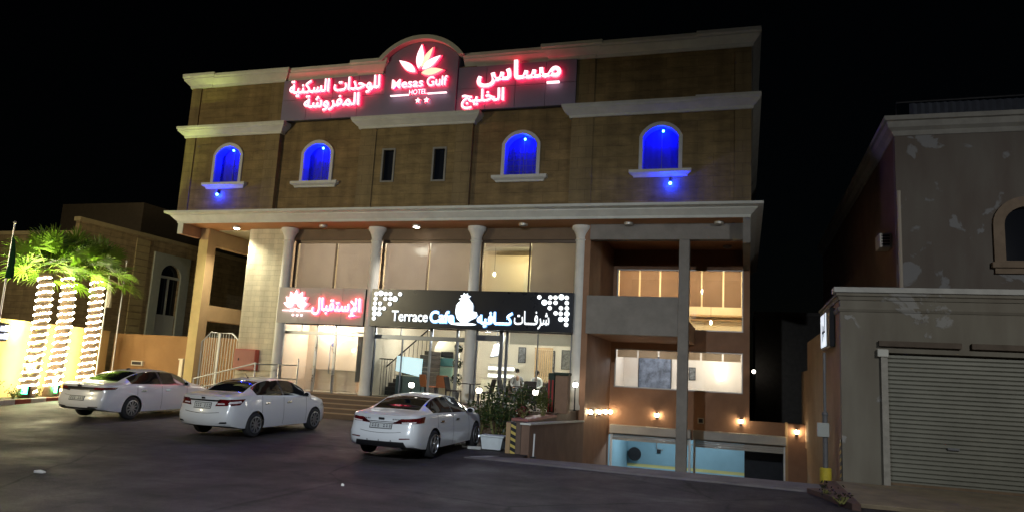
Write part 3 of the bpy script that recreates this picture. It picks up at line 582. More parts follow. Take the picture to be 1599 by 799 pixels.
for b, lb in BLB:
    xc, yf = WIN[b]; x, y, z = xc+.06, yf+.24, 10.93
    rt = root('window_lamp', (x, y, z), lb, 'lamp', 'blue lamps at the arched windows')
    MB().sphere((x, y, z), .04, 10).build('bulb', M_blue, rt, smooth=60); MB().box(x-.05, x+.05, y-.03, y+.05, z+.04, z+.06).build('lamp_base', M_dark, rt)
for x, lb in ((-21.2, 'blue lamp glowing under the sill of the leftmost arched window'), (-2.48, 'blue lamp glowing under the sill of the rightmost arched window')):
    y, z = YP-.10, 8.93
    rt = root('window_lamp', (x, y, z), lb, 'lamp', 'blue lamps at the arched windows')
    MB().sphere((x, y, z), .05, 10).build('bulb', M_blue2, rt, smooth=60); MB().box(x-.02, x+.02, y, YP+.06, z+.06, z+.20).build('lamp_bracket', M_dark, rt)
M_wl = glow('wall_lamp_glow', (1, .80, .50), 100)
WLS = [(XL+.10, 27.0, .98, 'x', 'wall lamp on the recess side wall, closest to the white round column'), (XL+.10, 28.7, .93, 'x', 'second wall lamp from the white column on the recess side wall'), (XL+.10, 30.0, .90, 'x', 'third wall lamp from the white column on the recess side wall'), (XL+.10, 31.2, .86, 'x', 'fourth wall lamp, in the corner where recess side wall meets back wall'),
       (-3.42, YB-.10, .85, 'y', 'wall lamp above the left garage door'), (-.14, YB-.10, .82, 'y', 'wall lamp above the right garage door'), (1.91, YB-.45, .58, 'y', 'wall lamp on the narrow wall right of both garage doors')]
for x, y, z, ax, lb in WLS:
    rt = root('wall_lamp', (x, y, z), lb, 'wall lamp', 'small warm wall lamps over the driveway')
    MB().sphere((x, y, z), .075, 12, sc=(1, 1, 1.15)).build('lamp_globe', M_wl, rt, smooth=60)
    MB().lathe([(.085, z+.06), (.07, z+.10), (.01, z+.12)], (x, y, 0), 12).build('lamp_cap', M_dark, rt, smooth=40); MB().lathe([(.03, z-.12), (.05, z-.085), (.05, z-.07)], (x, y, 0), 12).build('lamp_cup', M_dark, rt, smooth=40)
    if ax == 'x': MB().box(XL, x, y-.02, y+.02, z-.14, z-.10).box(XL, XL+.02, y-.05, y+.05, z-.18, z-.04).build('lamp_bracket', M_dark, rt)
    else: MB().box(x-.02, x+.02, y, y+.10, z-.14, z-.10).box(x-.05, x+.05, y+.08, y+.098, z-.18, z-.04).build('lamp_bracket', M_dark, rt)
vb = root('vent_box', (-1.75, YB, .78), 'small square unlit box on the brown wall between the two garage lamps', 'wall box')
MB().box(-1.80, -1.56, YB-.10, YB-.01, .62, .85).build('box_body', mat('old_plastic', (.4, .36, .3), .6), vb, bevel=.01); MB().box(-1.76, -1.60, YB-.108, YB-.10, .66, .81).build('cover', M_dark, vb)

# ------------------------------------------------------------------ entrance: landing, steps, ramp, terrace
M_step = mat('brown_granite', (.12, .07, .045), .35, var=.3, scale=3); M_nose = mat('step_nosing', (.30, .20, .12), .5)
lg = MB(); lg.box(-20.3, -18.46, 25.3, 26.54, .2, 1.04); lg.box(-18.46, XL-.22, 26.2, 27.02, .2, 1.04); tag(lg.build('landing', M_step), kind='structure')
stp = root('entrance_steps', (-14.8, 25.4, .2), 'wide brown granite steps up to the reception and cafe doors', 'steps')
for i in range(5):
    y0 = 24.72+.30*i; z1 = .24+.16*(i+1)
    MB().box(-18.4, -11.62, y0, 26.2, z1-.16 if i else .15, z1).build('step', M_step, stp); MB().box(-18.4, -11.62, y0-.012, y0+.05, z1-.03, z1+.004).build('nosing', M_nose, stp)
tr = MB(); tr.box(-11.6, XL-.24, 23.2, 26.2, .1, 1.03); tag(tr.build('terrace', mat('terrace_paving', (.16, .11, .08), .6, var=.3, scale=2)), kind='structure')
rp = MB(); rp.add([(-22.2, 25.35, .22), (-20.32, 25.35, .95), (-20.32, 26.35, .95), (-22.2, 26.35, .22), (-20.32, 25.35, .15), (-20.32, 26.35, .15)], [(0, 1, 2, 3), (0, 4, 1), (3, 2, 5), (1, 4, 5, 2), (0, 3, 5, 4)])
tag(rp.build('access_ramp', M_conc), kind='structure')
hr = root('ramp_handrail', (-19.5, 25.4, 1), 'white steel handrail sloping up the ramp and level in front of the cream stone wall', 'handrail')
M_wst = mat('white_rail', (.72, .72, .70), .35, .2)
MB().tube([(-21.35, 25.4, .62), (-21.35, 25.4, 1.3), (-18.55, 25.4, 2.03), (-18.5, 25.4, 2.03)], .028).build('rail', M_wst, hr, smooth=40)
MB().tube([(-18.5, 25.4, 2.02), (-16.55, 25.4, 2.05)], .024).build('rail', M_steel, hr, smooth=40); MB().tube([(-18.5, 25.4, 1.5), (-16.55, 25.4, 1.52)], .02).build('rail', M_steel, hr, smooth=40); MB().tube([(-21.35, 25.4, .9), (-18.5, 25.4, 1.52)], .02).build('rail', M_wst, hr, smooth=40)
for x, zt in ((-18.5, 2.08), (-17.4, 2.04), (-16.55, 2.32)): MB().tube([(x, 25.4, 1.0 if x < -18 else .5), (x, 25.4, zt)], .032).build('post', M_wst if x < -18 else M_steel, hr, smooth=40)
fc = root('fire_cabinet', (-19.75, 26.4, 1.7), 'red metal fire hose cabinet on the cream stone wall', 'cabinet')
MB().box(-20.22, -19.18, 26.28, 26.545, 1.75, 2.60).build('cabinet_body', mat('red_paint', (.40, .07, .05), .4), fc, bevel=.012); MB().box(-20.19, -19.21, 26.26, 26.278, 1.78, 2.57).build('door', mat('faded_red', (.42, .16, .12), .45, var=.15), fc, bevel=.005); MB().box(-19.98, -19.94, 26.235, 26.258, 2.12, 2.22).build('handle', M_dark, fc)
gt = root('side_gate', (-21.4, 26.75, .3), 'white barred double gate with clipped top corners between yellow pillar and stone wall', 'gate')
M_wg = mat('white_gate_paint', (.72, .72, .66), .45)
for x0, x1, sgn in ((-22.27, -21.42, 0), (-21.36, -20.36, 1)):
    gm = MB(); cut = .42
    if sgn == 0: path = [(x0, 2.85), (x0+cut, 3.25), (x1, 3.23)]
    else: path = [(x0, 3.23), (x1-cut, 3.23), (x1, 2.90)]
    top = lambda x: np.interp(x, [p[0] for p in path], [p[1] for p in path])
    pts = [(x0, 26.75, .45)]+[(p[0], 26.75, p[1]) for p in path]+[(x1, 26.75, .45), (x0, 26.75, .45)]
    gm.tube(pts, .032, 6); lf = gm.build('gate_leaf', M_wg, gt, smooth=40)
    for i in range(1, 7):
        x = x0+(x1-x0)*i/7; MB().tube([(x, 26.75, .45), (x, 26.75, float(top(x)))], .014, 6).build('bar', M_wg, lf, smooth=40)
MB().box(-21.44, -21.34, 26.70, 26.76, .4, 3.22).build('meeting_stile', M_wg, gt)
# driveway side wall and planter
dw = root('driveway_wall', (-5.5, 22.5, 0), 'low brown retaining wall with a pale coping beside the driveway', 'wall')
wb = MB(); wb.add([(x, y, z) for x in (-5.62, -5.4) for y, z in ((19.3, -.6), (26.34, -2.3), (26.34, .64), (19.3, .85))], [(0, 1, 2, 3), (7, 6, 5, 4), (0, 3, 7, 4), (1, 5, 6, 2), (3, 2, 6, 7), (0, 4, 5, 1)])
wb.build('wall', mat('brown_wall_paint', (.21, .125, .085), .75, var=.3, scale=1.4, bump=.2), dw)
cb = MB(); cb.add([(x, y, z) for x in (-5.66, -5.37) for y, z in ((19.27, .855), (26.33, .645), (26.33, .69), (19.27, .90))], [(0, 1, 2, 3), (7, 6, 5, 4), (0, 3, 7, 4), (1, 5, 6, 2), (3, 2, 6, 7), (0, 4, 5, 1)]); cb.build('coping', M_corn, dw)
pw = root('planter_wall', (-5.85, 21, 0), 'dark brown planter wall end with black and yellow hazard stripes and a reddish top', 'planter')
MB().box(-6.06, -5.64, 19.34, 23.18, 0, .90).build('wall', mat('dark_brown_paint', (.17, .115, .085), .75, var=.3, scale=1.4, bump=.2), pw)
MB().box(-6.10, -5.62, 19.9, 23.19, .90, .97).build('coping', mat('red_stone_coping', (.35, .13, .11), .5, var=.25, scale=2), pw, bevel=.01)
MB().box(-6.05, -5.93, 19.318, 19.338, .08, .88).build('corner_strip', M_tan, pw)
hz = MB(); hz.box(-5.92, -5.78, 19.325, 19.337, .08, .90, 0)
for i in range(5): hz.add([(-5.92, 19.32, .10+.17*i), (-5.78, 19.32, .04+.17*i), (-5.78, 19.32, .115+.17*i), (-5.92, 19.32, .175+.17*i)], [(0, 1, 2, 3)], 1)
hz.build('hazard_stripes', [M_black, mat('hazard_yellow', (.55, .42, .10), .6)], pw)
mp = root('marker_post', (-5.2, 19.05, .08), 'thin white marker post in front of the brown driveway wall', 'post')
MB().tube([(-5.2, 19.05, .06), (-5.19, 19.05, .66)], .022, 8).build('post', M_wst, mp, smooth=40); MB().box(-5.26, -5.14, 18.99, 19.11, .05, .09).build('foot', M_dark, mp)
wt = root('white_planter', (-6.5, 19.75, .09), 'white plastic trough standing by the hazard striped planter wall', 'trough')
t = MB(); t.plate([(-6.78, .12), (-6.26, .12), (-6.20, .46), (-6.84, .46)], 19.55, 19.95); t.build('trough_body', mat('pale_plastic', (.66, .72, .74), .5, var=.15, scale=4), wt, bevel=.03); MB().box(-6.87, -6.17, 19.52, 19.98, .44, .49).build('rim', _mc['pale_plastic'], wt, bevel=.012)
MB().box(-6.72, -6.66, 19.62, 19.88, .07, .13).box(-6.38, -6.32, 19.62, 19.88, .07, .13).build('foot', M_dark, wt)
for i, (x, y, a, lb) in enumerate(((-7.15, 19.75, .3, 'longer white board lying on the asphalt by the parked car'), (-6.98, 19.5, .1, 'short white board lying nearest the white trough'))):
    rt = root('board', (x, y, G(y)), lb, 'board', rz=a); MB().box(-.26+.08*i, .26-.08*i, -.05, .05, .01, .05).build('plank', mat('worn_white_wood', (.6, .6, .58), .6, var=.3, scale=6), rt, local=True, bevel=.006)
ln = MB(); ln.add([(-6.62, 17.95, G(17.95)+.004), (-6.3, 17.9, G(17.9)+.004), (-5.95, 18.6, G(18.6)+.004), (-6.25, 18.5, G(18.5)+.004)], [(0, 1, 2, 3)]); tag(ln.build('road_marking', mat('worn_paint', (.5, .5, .48), .7, var=.6, scale=5, col2=(.1, .1, .1))), kind='structure')
# bollard-like brown post with cloth panels on the terrace
cbn = root('terrace_cabinet', (-5.78, 23.6, 1.03), 'tall brown terrace post with red cloth strips and a dark green cover', 'post')
MB().box(-5.80, -5.38, 23.5, 23.9, 1.0, 2.22).build('post', mat('brown_post', (.26, .15, .09), .6, var=.2), cbn, bevel=.02); MB().box(-5.86, -5.36, 23.44, 23.94, 2.20, 2.30).build('cap', mat('dark_green', (.02, .035, .022), .7), cbn, bevel=.03)
MB().box(-6.06, -5.83, 23.55, 23.8, 1.02, 2.27).build('cover', _mc['dark_green'], cbn, bevel=.04)
for x in (-6.0, -5.88): MB().box(x-.03, x+.03, 23.50, 23.53, 1.05, 2.05).build('cloth_strip', mat('red_cloth', (.30, .03, .025), .7), cbn)

# globe lamps on the terrace edge
M_globe = glow('globe_lamp', (1, .93, .80), 26)
for x, y, z, lb in ((-11.0, 23.9, 1.60, 'white globe lamp on a post behind the nearest white car roof'), (-8.37, 23.5, 1.57, 'white globe lamp on a post left of the dark shrubs'), (-6.46, 23.6, 1.62, 'white globe lamp on a post right of the dark shrubs'), (-5.62, 25.7, 1.92, 'white globe lamp against the base of the rightmost white column')):
    rt = root('globe_lamp', (x, y, 1.03), lb, 'globe lamp', 'white globe lamps along the terrace edge')
    MB().sphere((x, y, z), .095, 14).build('lamp_globe', M_globe, rt, smooth=60)
    MB().lathe([(.075, z+.075), (.06, z+.10), (.012, z+.125), (.004, z+.15)], (x, y, 0), 12).build('cap', M_dark, rt, smooth=40); MB().lathe([(.06, 1.03), (.05, 1.06), (.025, 1.08), (.022, z-.12), (.05, z-.1), (.05, z-.07)], (x, y, 0), 12).build('post', M_dark, rt, smooth=40)

# terrace tables and chairs
M_rat = mat('dark_rattan', (.03, .022, .018), .6, var=.3, scale=20)
def table(x, y, z, lb, grp=None):
    rt = root('cafe_table', (x, y, z), lb, 'table', grp)
    MB().lathe([(.001, z+.71), (.36, z+.71), (.37, z+.725), (.37, z+.74), (.001, z+.74)], (x, y, 0), 24).build('table_top', M_rat, rt, smooth=40)
    MB().lathe([(.24, z), (.22, z+.03), (.04, z+.05), (.03, z+.7), (.1, z+.712)], (x, y, 0), 16).build('pedestal', M_dark, rt, smooth=40)
def chair(x, y, z, rz, lb, m, grp=None):
    rt = root('cafe_chair', (x, y, z), lb, 'chair', grp, rz)
    MB().box(-.22, .22, -.22, .22, .43, .48).build('seat', m, rt, local=True, bevel=.02)
    b = MB(); b.add([(-.22, .19, .48), (.22, .19, .48), (.22, .29, .92), (-.22, .29, .92), (-.22, .23, .48), (.22, .23, .48), (.22, .33, .92), (-.22, .33, .92)], [(0, 1, 2, 3), (7, 6, 5, 4), (0, 3, 7, 4), (1, 5, 6, 2), (3, 2, 6, 7), (0, 4, 5, 1)]); b.build('backrest', m, rt, local=True, bevel=.015)
    for sx in (-.19, .19):
        for sy in (-.19, .2): MB().tube([(sx, sy, .44), (sx*1.12, sy*1.15, 0)], .018, 6).build('leg', M_dark, rt, local=True, smooth=40)
table(-9.1, 24.6, 1.03, 'dark round cafe table on the terrace by the left globe lamp', 'terrace tables'); table(-7.3, 25.0, 1.03, 'dark round cafe table on the terrace in front of the seated man', 'terrace tables')
for x, y, rz, lb in ((-9.7, 24.6, 1.57, 'dark rattan terrace chair left of the left table'), (-8.55, 24.65, -1.57, 'dark rattan terrace chair right of the left table'), (-7.85, 25.0, 1.57, 'dark rattan terrace chair left of the right table'), (-6.7, 25.0, -1.57, 'dark rattan terrace chair right of the right table'), (-7.3, 25.65, 0, 'dark rattan terrace chair behind the right table, back to the glass')):
    chair(x, y, 1.03, rz, lb, M_rat, 'dark chairs on the terrace')

# ------------------------------------------------------------------ inside the rooms
def picture(x0, x1, y, z0, z1, lb, c, cat='picture', cols=2):
    rt = root('wall_picture', ((x0+x1)/2, y, z0), lb, cat)
    MB().plate(rect(x0, x1, z0, z1), y-.03, y-.002, [rect(x0+.03, x1-.03, z0+.03, z1-.03)]).build('frame', M_dark, rt); MB().box(x0+.03, x1-.03, y-.02, y-.005, z0+.03, z1-.03).build('canvas', mat('canvas_%d' % round(c[0]*1000), c, .7, var=.9, scale=2.6 if x1-x0 > 1 else 7), rt)
picture(-8.9, -8.05, 32.38, 2.15, 3.3, 'tall grey picture on the cafe back wall above the seated people', (.35, .33, .3)); picture(-7.75, -7.15, 32.38, 2.5, 3.35, 'smaller grey picture on the cafe back wall near the right edge', (.25, .24, .22)); picture(-9.75, -9.4, 32.38, 2.7, 3.4, 'narrow grey picture on the cafe back wall by the door', (.3, .3, .31))
picture(-4.7, -3.2, 34.98, 1.7, 3.32, 'large blue grey painting seen through the lower recess window', (.22, .25, .34)); picture(-2.42, -2.12, 34.98, 2.35, 2.92, 'small grey picture beside the bright wall lamp in the recess room', (.3, .27, .24))
ns = root('door_notice', (-17.0, 28.85, 2.6), 'small round blue notice on the peach wall behind the reception door', 'notice')
MB().lathe([(.001, 0), (.09, 0), (.09, .02), (.001, .02)], (-17.15, 28.86, 3.02), 18, 'y').build('disc', mat('notice_blue', (.10, .10, .22), .5), ns); MB().box(-17.23, -17.07, 28.86, 28.88, 2.82, 2.86).build('caption_strip', mat('notice_grey', (.25, .22, .22), .5), ns)
M_sc = glow('lamp_shade_lit', (1, .88, .66), 10)
for x, y, z, r, lb, grp in ((-16.1, 28.8, 2.80, .07, 'small lit sconce on the reception back wall', None), (-1.0, 34.9, 2.92, .14, 'upper of the two bright sconces seen through the lower recess window', 'recess room sconces'), (-1.0, 34.9, 2.52, .14, 'lower of the two bright sconces seen through the lower recess window', 'recess room sconces')):
    rt = root('wall_sconce', (x, y, z), lb, 'wall lamp', grp); MB().sphere((x, y, z), r, 12).build('lamp_shade', M_sc, rt, smooth=60); MB().box(x-.03, x+.03, y, y+.09, z-.03, z+.03).build('lamp_arm', M_steel, rt)
M_pd = glow('pendant_lit', (1, .86, .6), 14)
for x, y, z, zt, lb in ((-9.96, 29, 6.22, 7.5, 'pendant lamp in the half open yellow upper window'), (-7.92, 28.0, 6.05, 7.5, 'pendant lamp dim behind the grey blind next to the yellow window'), (-1.79, 33.5, 6.2, 7.25, 'left pendant lamp behind the upper recess window'), (-.39, 33.5, 6.22, 7.25, 'right pendant lamp behind the upper recess window'), (-1.42, 33.5, 4.85, 7.25, 'lowest pendant lamp hanging in the open part of the upper recess window')):
    rt = root('pendant_lamp', (x, y, z), lb, 'pendant lamp', 'small pendant lamps upstairs'); MB().sphere((x, y, z), .06, 10, sc=(1, 1, 1.6)).build('lamp_shade', M_pd, rt, smooth=60); MB().tube([(x, y, z+.08), (x, y, zt)], .008, 5).build('cord', M_dark, rt)
# upstairs room mouldings
mo = MB(); mo.box(-11.2, -8.2, 30.2, 30.99, 4.72, 7.2); mo.build('interior_wall', M_warmw, hotel); mo = MB(); mo.box(-9.0, -8.3, 30.1, 30.19, 4.75, 6.6, 0); mo.build('interior_door', M_cream_p, hotel)
mo = MB(); mo.box(-2.4, -.1, 34.7, 34.98, 5.22, 5.30).box(-2.4, -.1, 34.8, 34.98, 5.05, 5.1); mo.build('interior_moulding', M_tan, hotel)
cur = root('grey_curtain', (-14.95, 27.6, 1.05), 'grey curtain gathered at the right side of the reception door', 'curtain')
c = MB(); N = 30
for i in range(N):
    def cp_(q): 
        x = -15.2+.62*q/N; return x, 27.5+.05*math.sin(q*1.4)
    (xa, ya), (xb, yb) = cp_(i), cp_(i+1)
    c.quad((xa, ya, 1.5), (xb, yb, 1.5), (xb, yb, 3.5), (xa, ya, 3.5))
c.build('cloth', cloth('grey_curtain_cloth', (.26, .24, .22), .1), cur, smooth=60); MB().tube([(-15.3, 27.5, 3.52), (-14.5, 27.5, 3.52)], .02, 6).build('curtain_rod', M_steel, cur)
desk = root('reception_desk', (-16.6, 28.2, 1.05), 'low cream reception counter behind the glass doors', 'counter'); MB().box(-17.8, -15.6, 28.35, 28.8, 1.05, 1.9).build('counter_body', M_peach, desk, bevel=.02); MB().box(-17.85, -15.55, 28.3, 28.85, 1.9, 1.94).build('counter_top', M_tile, desk)
# partition between reception and cafe
pt = MB(); pt.box(-14.62, -14.5, 27.0, 28.9, 1.05, 4.1); pt.build('partition_wall', M_peach, hotel); pt = MB(); pt.box(-18.44, -14.5, 28.9, 29.0, 1.05, 4.1); pt.build('partition_wall', M_peach, hotel)
stc = root('indoor_staircase', (-13.4, 28.5, 1.05), 'dark indoor staircase with black railing behind the left cafe window', 'staircase')
s = MB()
for i in range(11): s.box(-14.4+.19*i, -12.2, 28.2, 29.2, 1.06+.17*i, 1.05+.17*(i+1))
s.build('flight', mat('dark_wood', (.05, .035, .028), .5, var=.3, scale=4), stc)
for i in range(11): MB().tube([(-14.32+.19*i, 28.17, 1.2+.17*i), (-14.32+.19*i, 28.17, 2.0+.17*i)], .012, 5).build('baluster', M_black, stc)
MB().tube([(-14.4, 28.17, 1.98), (-12.3, 28.17, 3.86)], .03, 6).build('handrail', M_black, stc)
rl = root('cafe_railing', (-13.9, 27.5, 1.05), 'black straight railing at the left edge of the cafe window', 'railing')
MB().tube([(-14.4, 27.5, 2.5), (-13.55, 27.5, 2.5)], .022, 6).build('rail', M_black, rl)
for i in range(8): MB().tube([(-14.4+.12*i, 27.5, 1.05), (-14.4+.12*i, 27.5, 2.5)], .01, 5).build('baluster', M_black, rl)
dc = root('added_display_counter', (-12.8, 27.9, 1.05), 'added display counter with a glowing white panel behind the left cafe window', 'display counter')
d = MB(); d.add([(-13.5, 27.7, 2.05), (-12.35, 27.7, 1.85), (-12.35, 27.75, 2.58), (-13.5, 27.75, 2.66)], [(0, 1, 2, 3)]); d.build('added_glow_panel', glow('added_panel_glow', (.72, .95, 1), .95), dc)  # glowing sheet and its counter added for a bright shape of unclear source
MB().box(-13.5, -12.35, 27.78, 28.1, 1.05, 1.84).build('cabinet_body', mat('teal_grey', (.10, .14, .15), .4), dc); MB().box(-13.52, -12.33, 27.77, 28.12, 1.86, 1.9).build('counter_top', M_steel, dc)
M_or = mat('orange_seat', (.55, .16, .06), .5)
chair(-12.05, 27.75, 1.05, 2.6, 'orange cafe chair left of the pair behind the glass', M_or, 'orange cafe chairs'); chair(-11.55, 27.9, 1.05, 3.6, 'orange cafe chair right of the pair behind the glass', M_or, 'orange cafe chairs')
ar = MB(); ar.plate(archpoly(-12.0, .55, 1.06, 3.0, 3.5), 29.3, 29.5); ar.build('interior_arch', M_cream_p, hotel)
mb = root('menu_board', (-11.6, 29.2, 2.3), 'dark and teal menu board on the arch behind the left cafe window', 'menu board'); MB().box(-12.2, -11.65, 29.22, 29.27, 2.72, 2.95).build('header', M_black, mb); MB().box(-12.2, -11.65, 29.22, 29.27, 2.35, 2.68).build('panel', mat('teal_board', (.08, .22, .22), .5), mb); MB().box(-12.2, -11.65, 29.22, 29.27, 1.9, 2.3).build('panel', mat('green_board', (.35, .55, .42), .5), mb)
shf = root('back_counter', (-10.3, 31.5, 1.05), 'lit white cafe back counter shelves behind the narrow middle door', 'shelf')
MB().box(-11.2, -9.2, 31.6, 32.2, 1.05, 1.9).build('cabinet_body', M_cream_p, shf)
for z in (1.62, 1.98, 2.3): MB().box(-10.95, -9.6, 31.7, 32.1, z+.25, z+.27).build('shelf_board', M_steel, shf); MB().box(-10.9, -9.7, 31.66, 31.69, z+.02, z+.16).build('light_strip', glow('shelf_strip', (1, .97, .9), 2.2), shf)
tv = root('screen', (-9.85, 29.5, 2.9), 'tilted blue lit screen hanging behind the narrow middle cafe door', 'screen')
t = MB(); t.add([(-10.12, 29.5, 2.80), (-9.72, 29.42, 2.86), (-9.60, 29.5, 3.44), (-9.98, 29.58, 3.38), (-10.12, 29.56, 2.80), (-9.72, 29.48, 2.86), (-9.60, 29.56, 3.44), (-9.98, 29.64, 3.38)], [(0, 1, 2, 3), (7, 6, 5, 4), (0, 3, 7, 4), (1, 5, 6, 2), (3, 2, 6, 7), (0, 4, 5, 1)]); t.build('screen_body', M_black, tv)
t = MB(); t.add([(-10.09, 29.49, 2.84), (-9.74, 29.41, 2.89), (-9.635, 29.485, 3.40), (-9.97, 29.565, 3.35)], [(0, 1, 2, 3)]); t.build('picture', glow('screen_blue', (.22, .55, .85), .9), tv); MB().tube([(-9.85, 29.55, 3.4), (-9.85, 29.6, 4.1)], .02, 6).build('bracket', M_dark, tv)
sof = root('sofa', (-8.2, 29.2, 1.05), 'dark brown sofa behind the seated man in the cafe', 'sofa'); M_sofa = mat('brown_leather', (.07, .045, .03), .45, var=.2)
MB().box(-9.2, -7.5, 28.9, 29.5, 1.05, 1.5).build('seat', M_sofa, sof, bevel=.05); MB().box(-9.25, -7.45, 29.4, 29.65, 1.05, 1.92).build('backrest', M_sofa, sof, bevel=.06)
for x in (-9.3, -7.55): MB().box(x, x+.15, 28.9, 29.6, 1.05, 1.7).build('armrest', M_sofa, sof, bevel=.04)
hg = root('room_partition', (-7.6, 30.4, 1.05), 'grey brown slatted screen standing in the cafe behind the seated people', 'screen')
for i in range(9): MB().box(-8.6+.09*i, -8.54+.09*i, 31.0, 31.04, 1.05, 3.3).build('slat', M_tan, hg)
MB().box(-8.62, -7.8, 30.99, 31.05, 3.3, 3.36).build('rail', M_tan, hg)
def topiary(x, y, z, lb):
    rt = root('potted_topiary', (x, y, z), lb, 'potted plant'); MB().lathe([(.11, 0), (.15, .3), (.16, .32), (.13, .32)], (x, y, z), 14).build('pot', M_dark, rt, smooth=40); MB().tube([(x, y, z+.3), (x, y, z+2.0)], .018, 6).build('stem', M_dark, rt)
    f = MB()
    for cz, r in ((.78, .23), (1.42, .2), (2.0, .17)):
        for i in range(170):
            dv = Vector((random.gauss(0, 1), random.gauss(0, 1), random.gauss(0, 1))).normalized(); p = Vector((x, y, z+cz))+dv*r*random.uniform(.75, 1.08); a = dv.orthogonal().normalized()*.035; b = dv.cross(a).normalized()*.03+dv*.02
            f.quad(p-a, p-b, p+a, p+b)
    f.build('foliage', M_leafd, rt)
M_leafd = mat('dark_leaf', (.02, .035, .015), .6, var=.4, scale=9)
topiary(-10.75, 27.5, 1.05, 'potted topiary of three dark leaf balls behind the glass')

# ------------------------------------------------------------------ people in the cafe
M_skin = mat('skin', (.30, .17, .11), .5); M_shirt = mat('grey_shirt', (.42, .40, .40), .8, var=.25, scale=9); M_hair = mat('dark_hair', (.015, .012, .01), .6); M_trs = mat('dark_trousers', (.025, .025, .03), .8)
def seated(x, y, z, rz, shirt, lb, lean=.05):
    rt = root('person', (x, y, z), lb, 'person', rz=rz)
    # facing -y; seat height .45
    skin('body', [(0, 0, .52), (0, .02, .72), (0, .03, .95), (0, .02, 1.06), (0, 0, 1.13), (-.19, .02, 1.02), (-.25, -.04, .78), (-.20, -.25, .66), (.19, .02, 1.02), (.25, -.03, .78), (.16, -.28, .68), (-.1, -.05, .50), (-.12, -.45, .50), (-.12, -.46, .08), (-.12, -.58, .04), (.1, -.05, .50), (.13, -.44, .50), (.14, -.42, .08), (.14, -.54, .04)],
         [(0, 1), (1, 2), (2, 3), (3, 4), (3, 5), (5, 6), (6, 7), (3, 8), (8, 9), (9, 10), (0, 11), (11, 12), (12, 13), (13, 14), (0, 15), (15, 16), (16, 17), (17, 18)],
         [(.15, .11), (.15, .11), (.16, .11), (.10, .08), .055, .07, .048, .036, .07, .048, .036, .09, .07, .048, .04, .09, .07, .048, .04], shirt, rt)
    skin('trousers', [(0, 0, .49), (-.1, -.05, .49), (-.12, -.46, .50), (-.12, -.46, .10), (.1, -.05, .49), (.13, -.45, .50), (.14, -.43, .10)], [(0, 1), (1, 2), (2, 3), (0, 4), (4, 5), (5, 6)], [.14, .105, .08, .06, .105, .08, .06], M_trs, rt)
    h = MB(); h.sphere((0, -.01, 1.27), .1, 18, sc=(.8, .98, 1.2)); h.v = [(a, b-(.012 if abs(a) < .02 and 1.22 < c < 1.28 and b < -.08 else 0), c) for a, b, c in [(v[0], v[1], v[2]-1.27*.2) for v in h.v]]
    hd = h.build('head', M_skin, rt, local=True, smooth=80)
    MB().add([(-.012, -.10, 1.26), (.012, -.10, 1.26), (.016, -.10, 1.225), (-.016, -.10, 1.225), (0, -.128, 1.232)], [(0, 1, 4), (1, 2, 4), (2, 3, 4), (3, 0, 4)]).build('nose', M_skin, hd, local=True)
    for sx in (-1, 1): MB().sphere((sx*.03, -.092, 1.275), .011, 8).build('eye', M_black, hd, local=True); MB().sphere((sx*.083, .0, 1.255), .025, 8, sc=(.4, .8, 1.2)).build('ear', M_skin, hd, local=True); MB().box(sx*.03-.02, sx*.03+.02, -.10, -.092, 1.295, 1.303).build('eyebrow', M_hair, hd, local=True)
    MB().box(-.025, .025, -.097, -.09, 1.195, 1.203).build('mouth', mat('lips', (.22, .08, .07), .5), hd, local=True)
    hr_ = MB(); hr_.sphere((0, .018, 1.315), .1, 16, sc=(.88, 1.0, .95)); hr_.v = [(a, max(b, -.075) if c > 1.05*1.315-.02 else max(b, .0), c) for a, b, c in [(v[0], v[1], v[2]) for v in hr_.v]]; hr_.build('hair', M_hair, hd, local=True, smooth=80)
    for sx, bx, by, bz in ((-1, -.20, -.25, .66), (1, .16, -.28, .68)):
        vs = [(bx, by, bz), (bx-.01*sx, by-.07, bz)]; es = [(0, 1)]; rr = [.028, (.034, .02)]
        for k in range(4):
            ox = (-.027+.018*k); ln_ = (.030, .036, .034, .026)[k]; i0 = len(vs); vs += [(bx+ox, by-.10, bz), (bx+ox, by-.10-ln_, bz-.008), (bx+ox, by-.10-ln_*1.6, bz-.03)]; es += [(1, i0), (i0, i0+1), (i0+1, i0+2)]; rr += [.009, .008, .007]
        i0 = len(vs); vs += [(bx-.04*sx, by-.06, bz), (bx-.055*sx, by-.095, bz-.005)]; es += [(1, i0), (i0, i0+1)]; rr += [.011, .009]
        skin('hand', vs, es, rr, M_skin, rt, 1)
    return rt
seated(-8.75, 29.05, 1.0, .5, M_shirt, 'seated man in a pale grey shirt and dark trousers behind the cafe glass')
seated(-7.95, 29.1, .98, -.2, mat('white_shirt', (.7, .7, .68), .8), 'second seated person in white to the right of the man in grey')

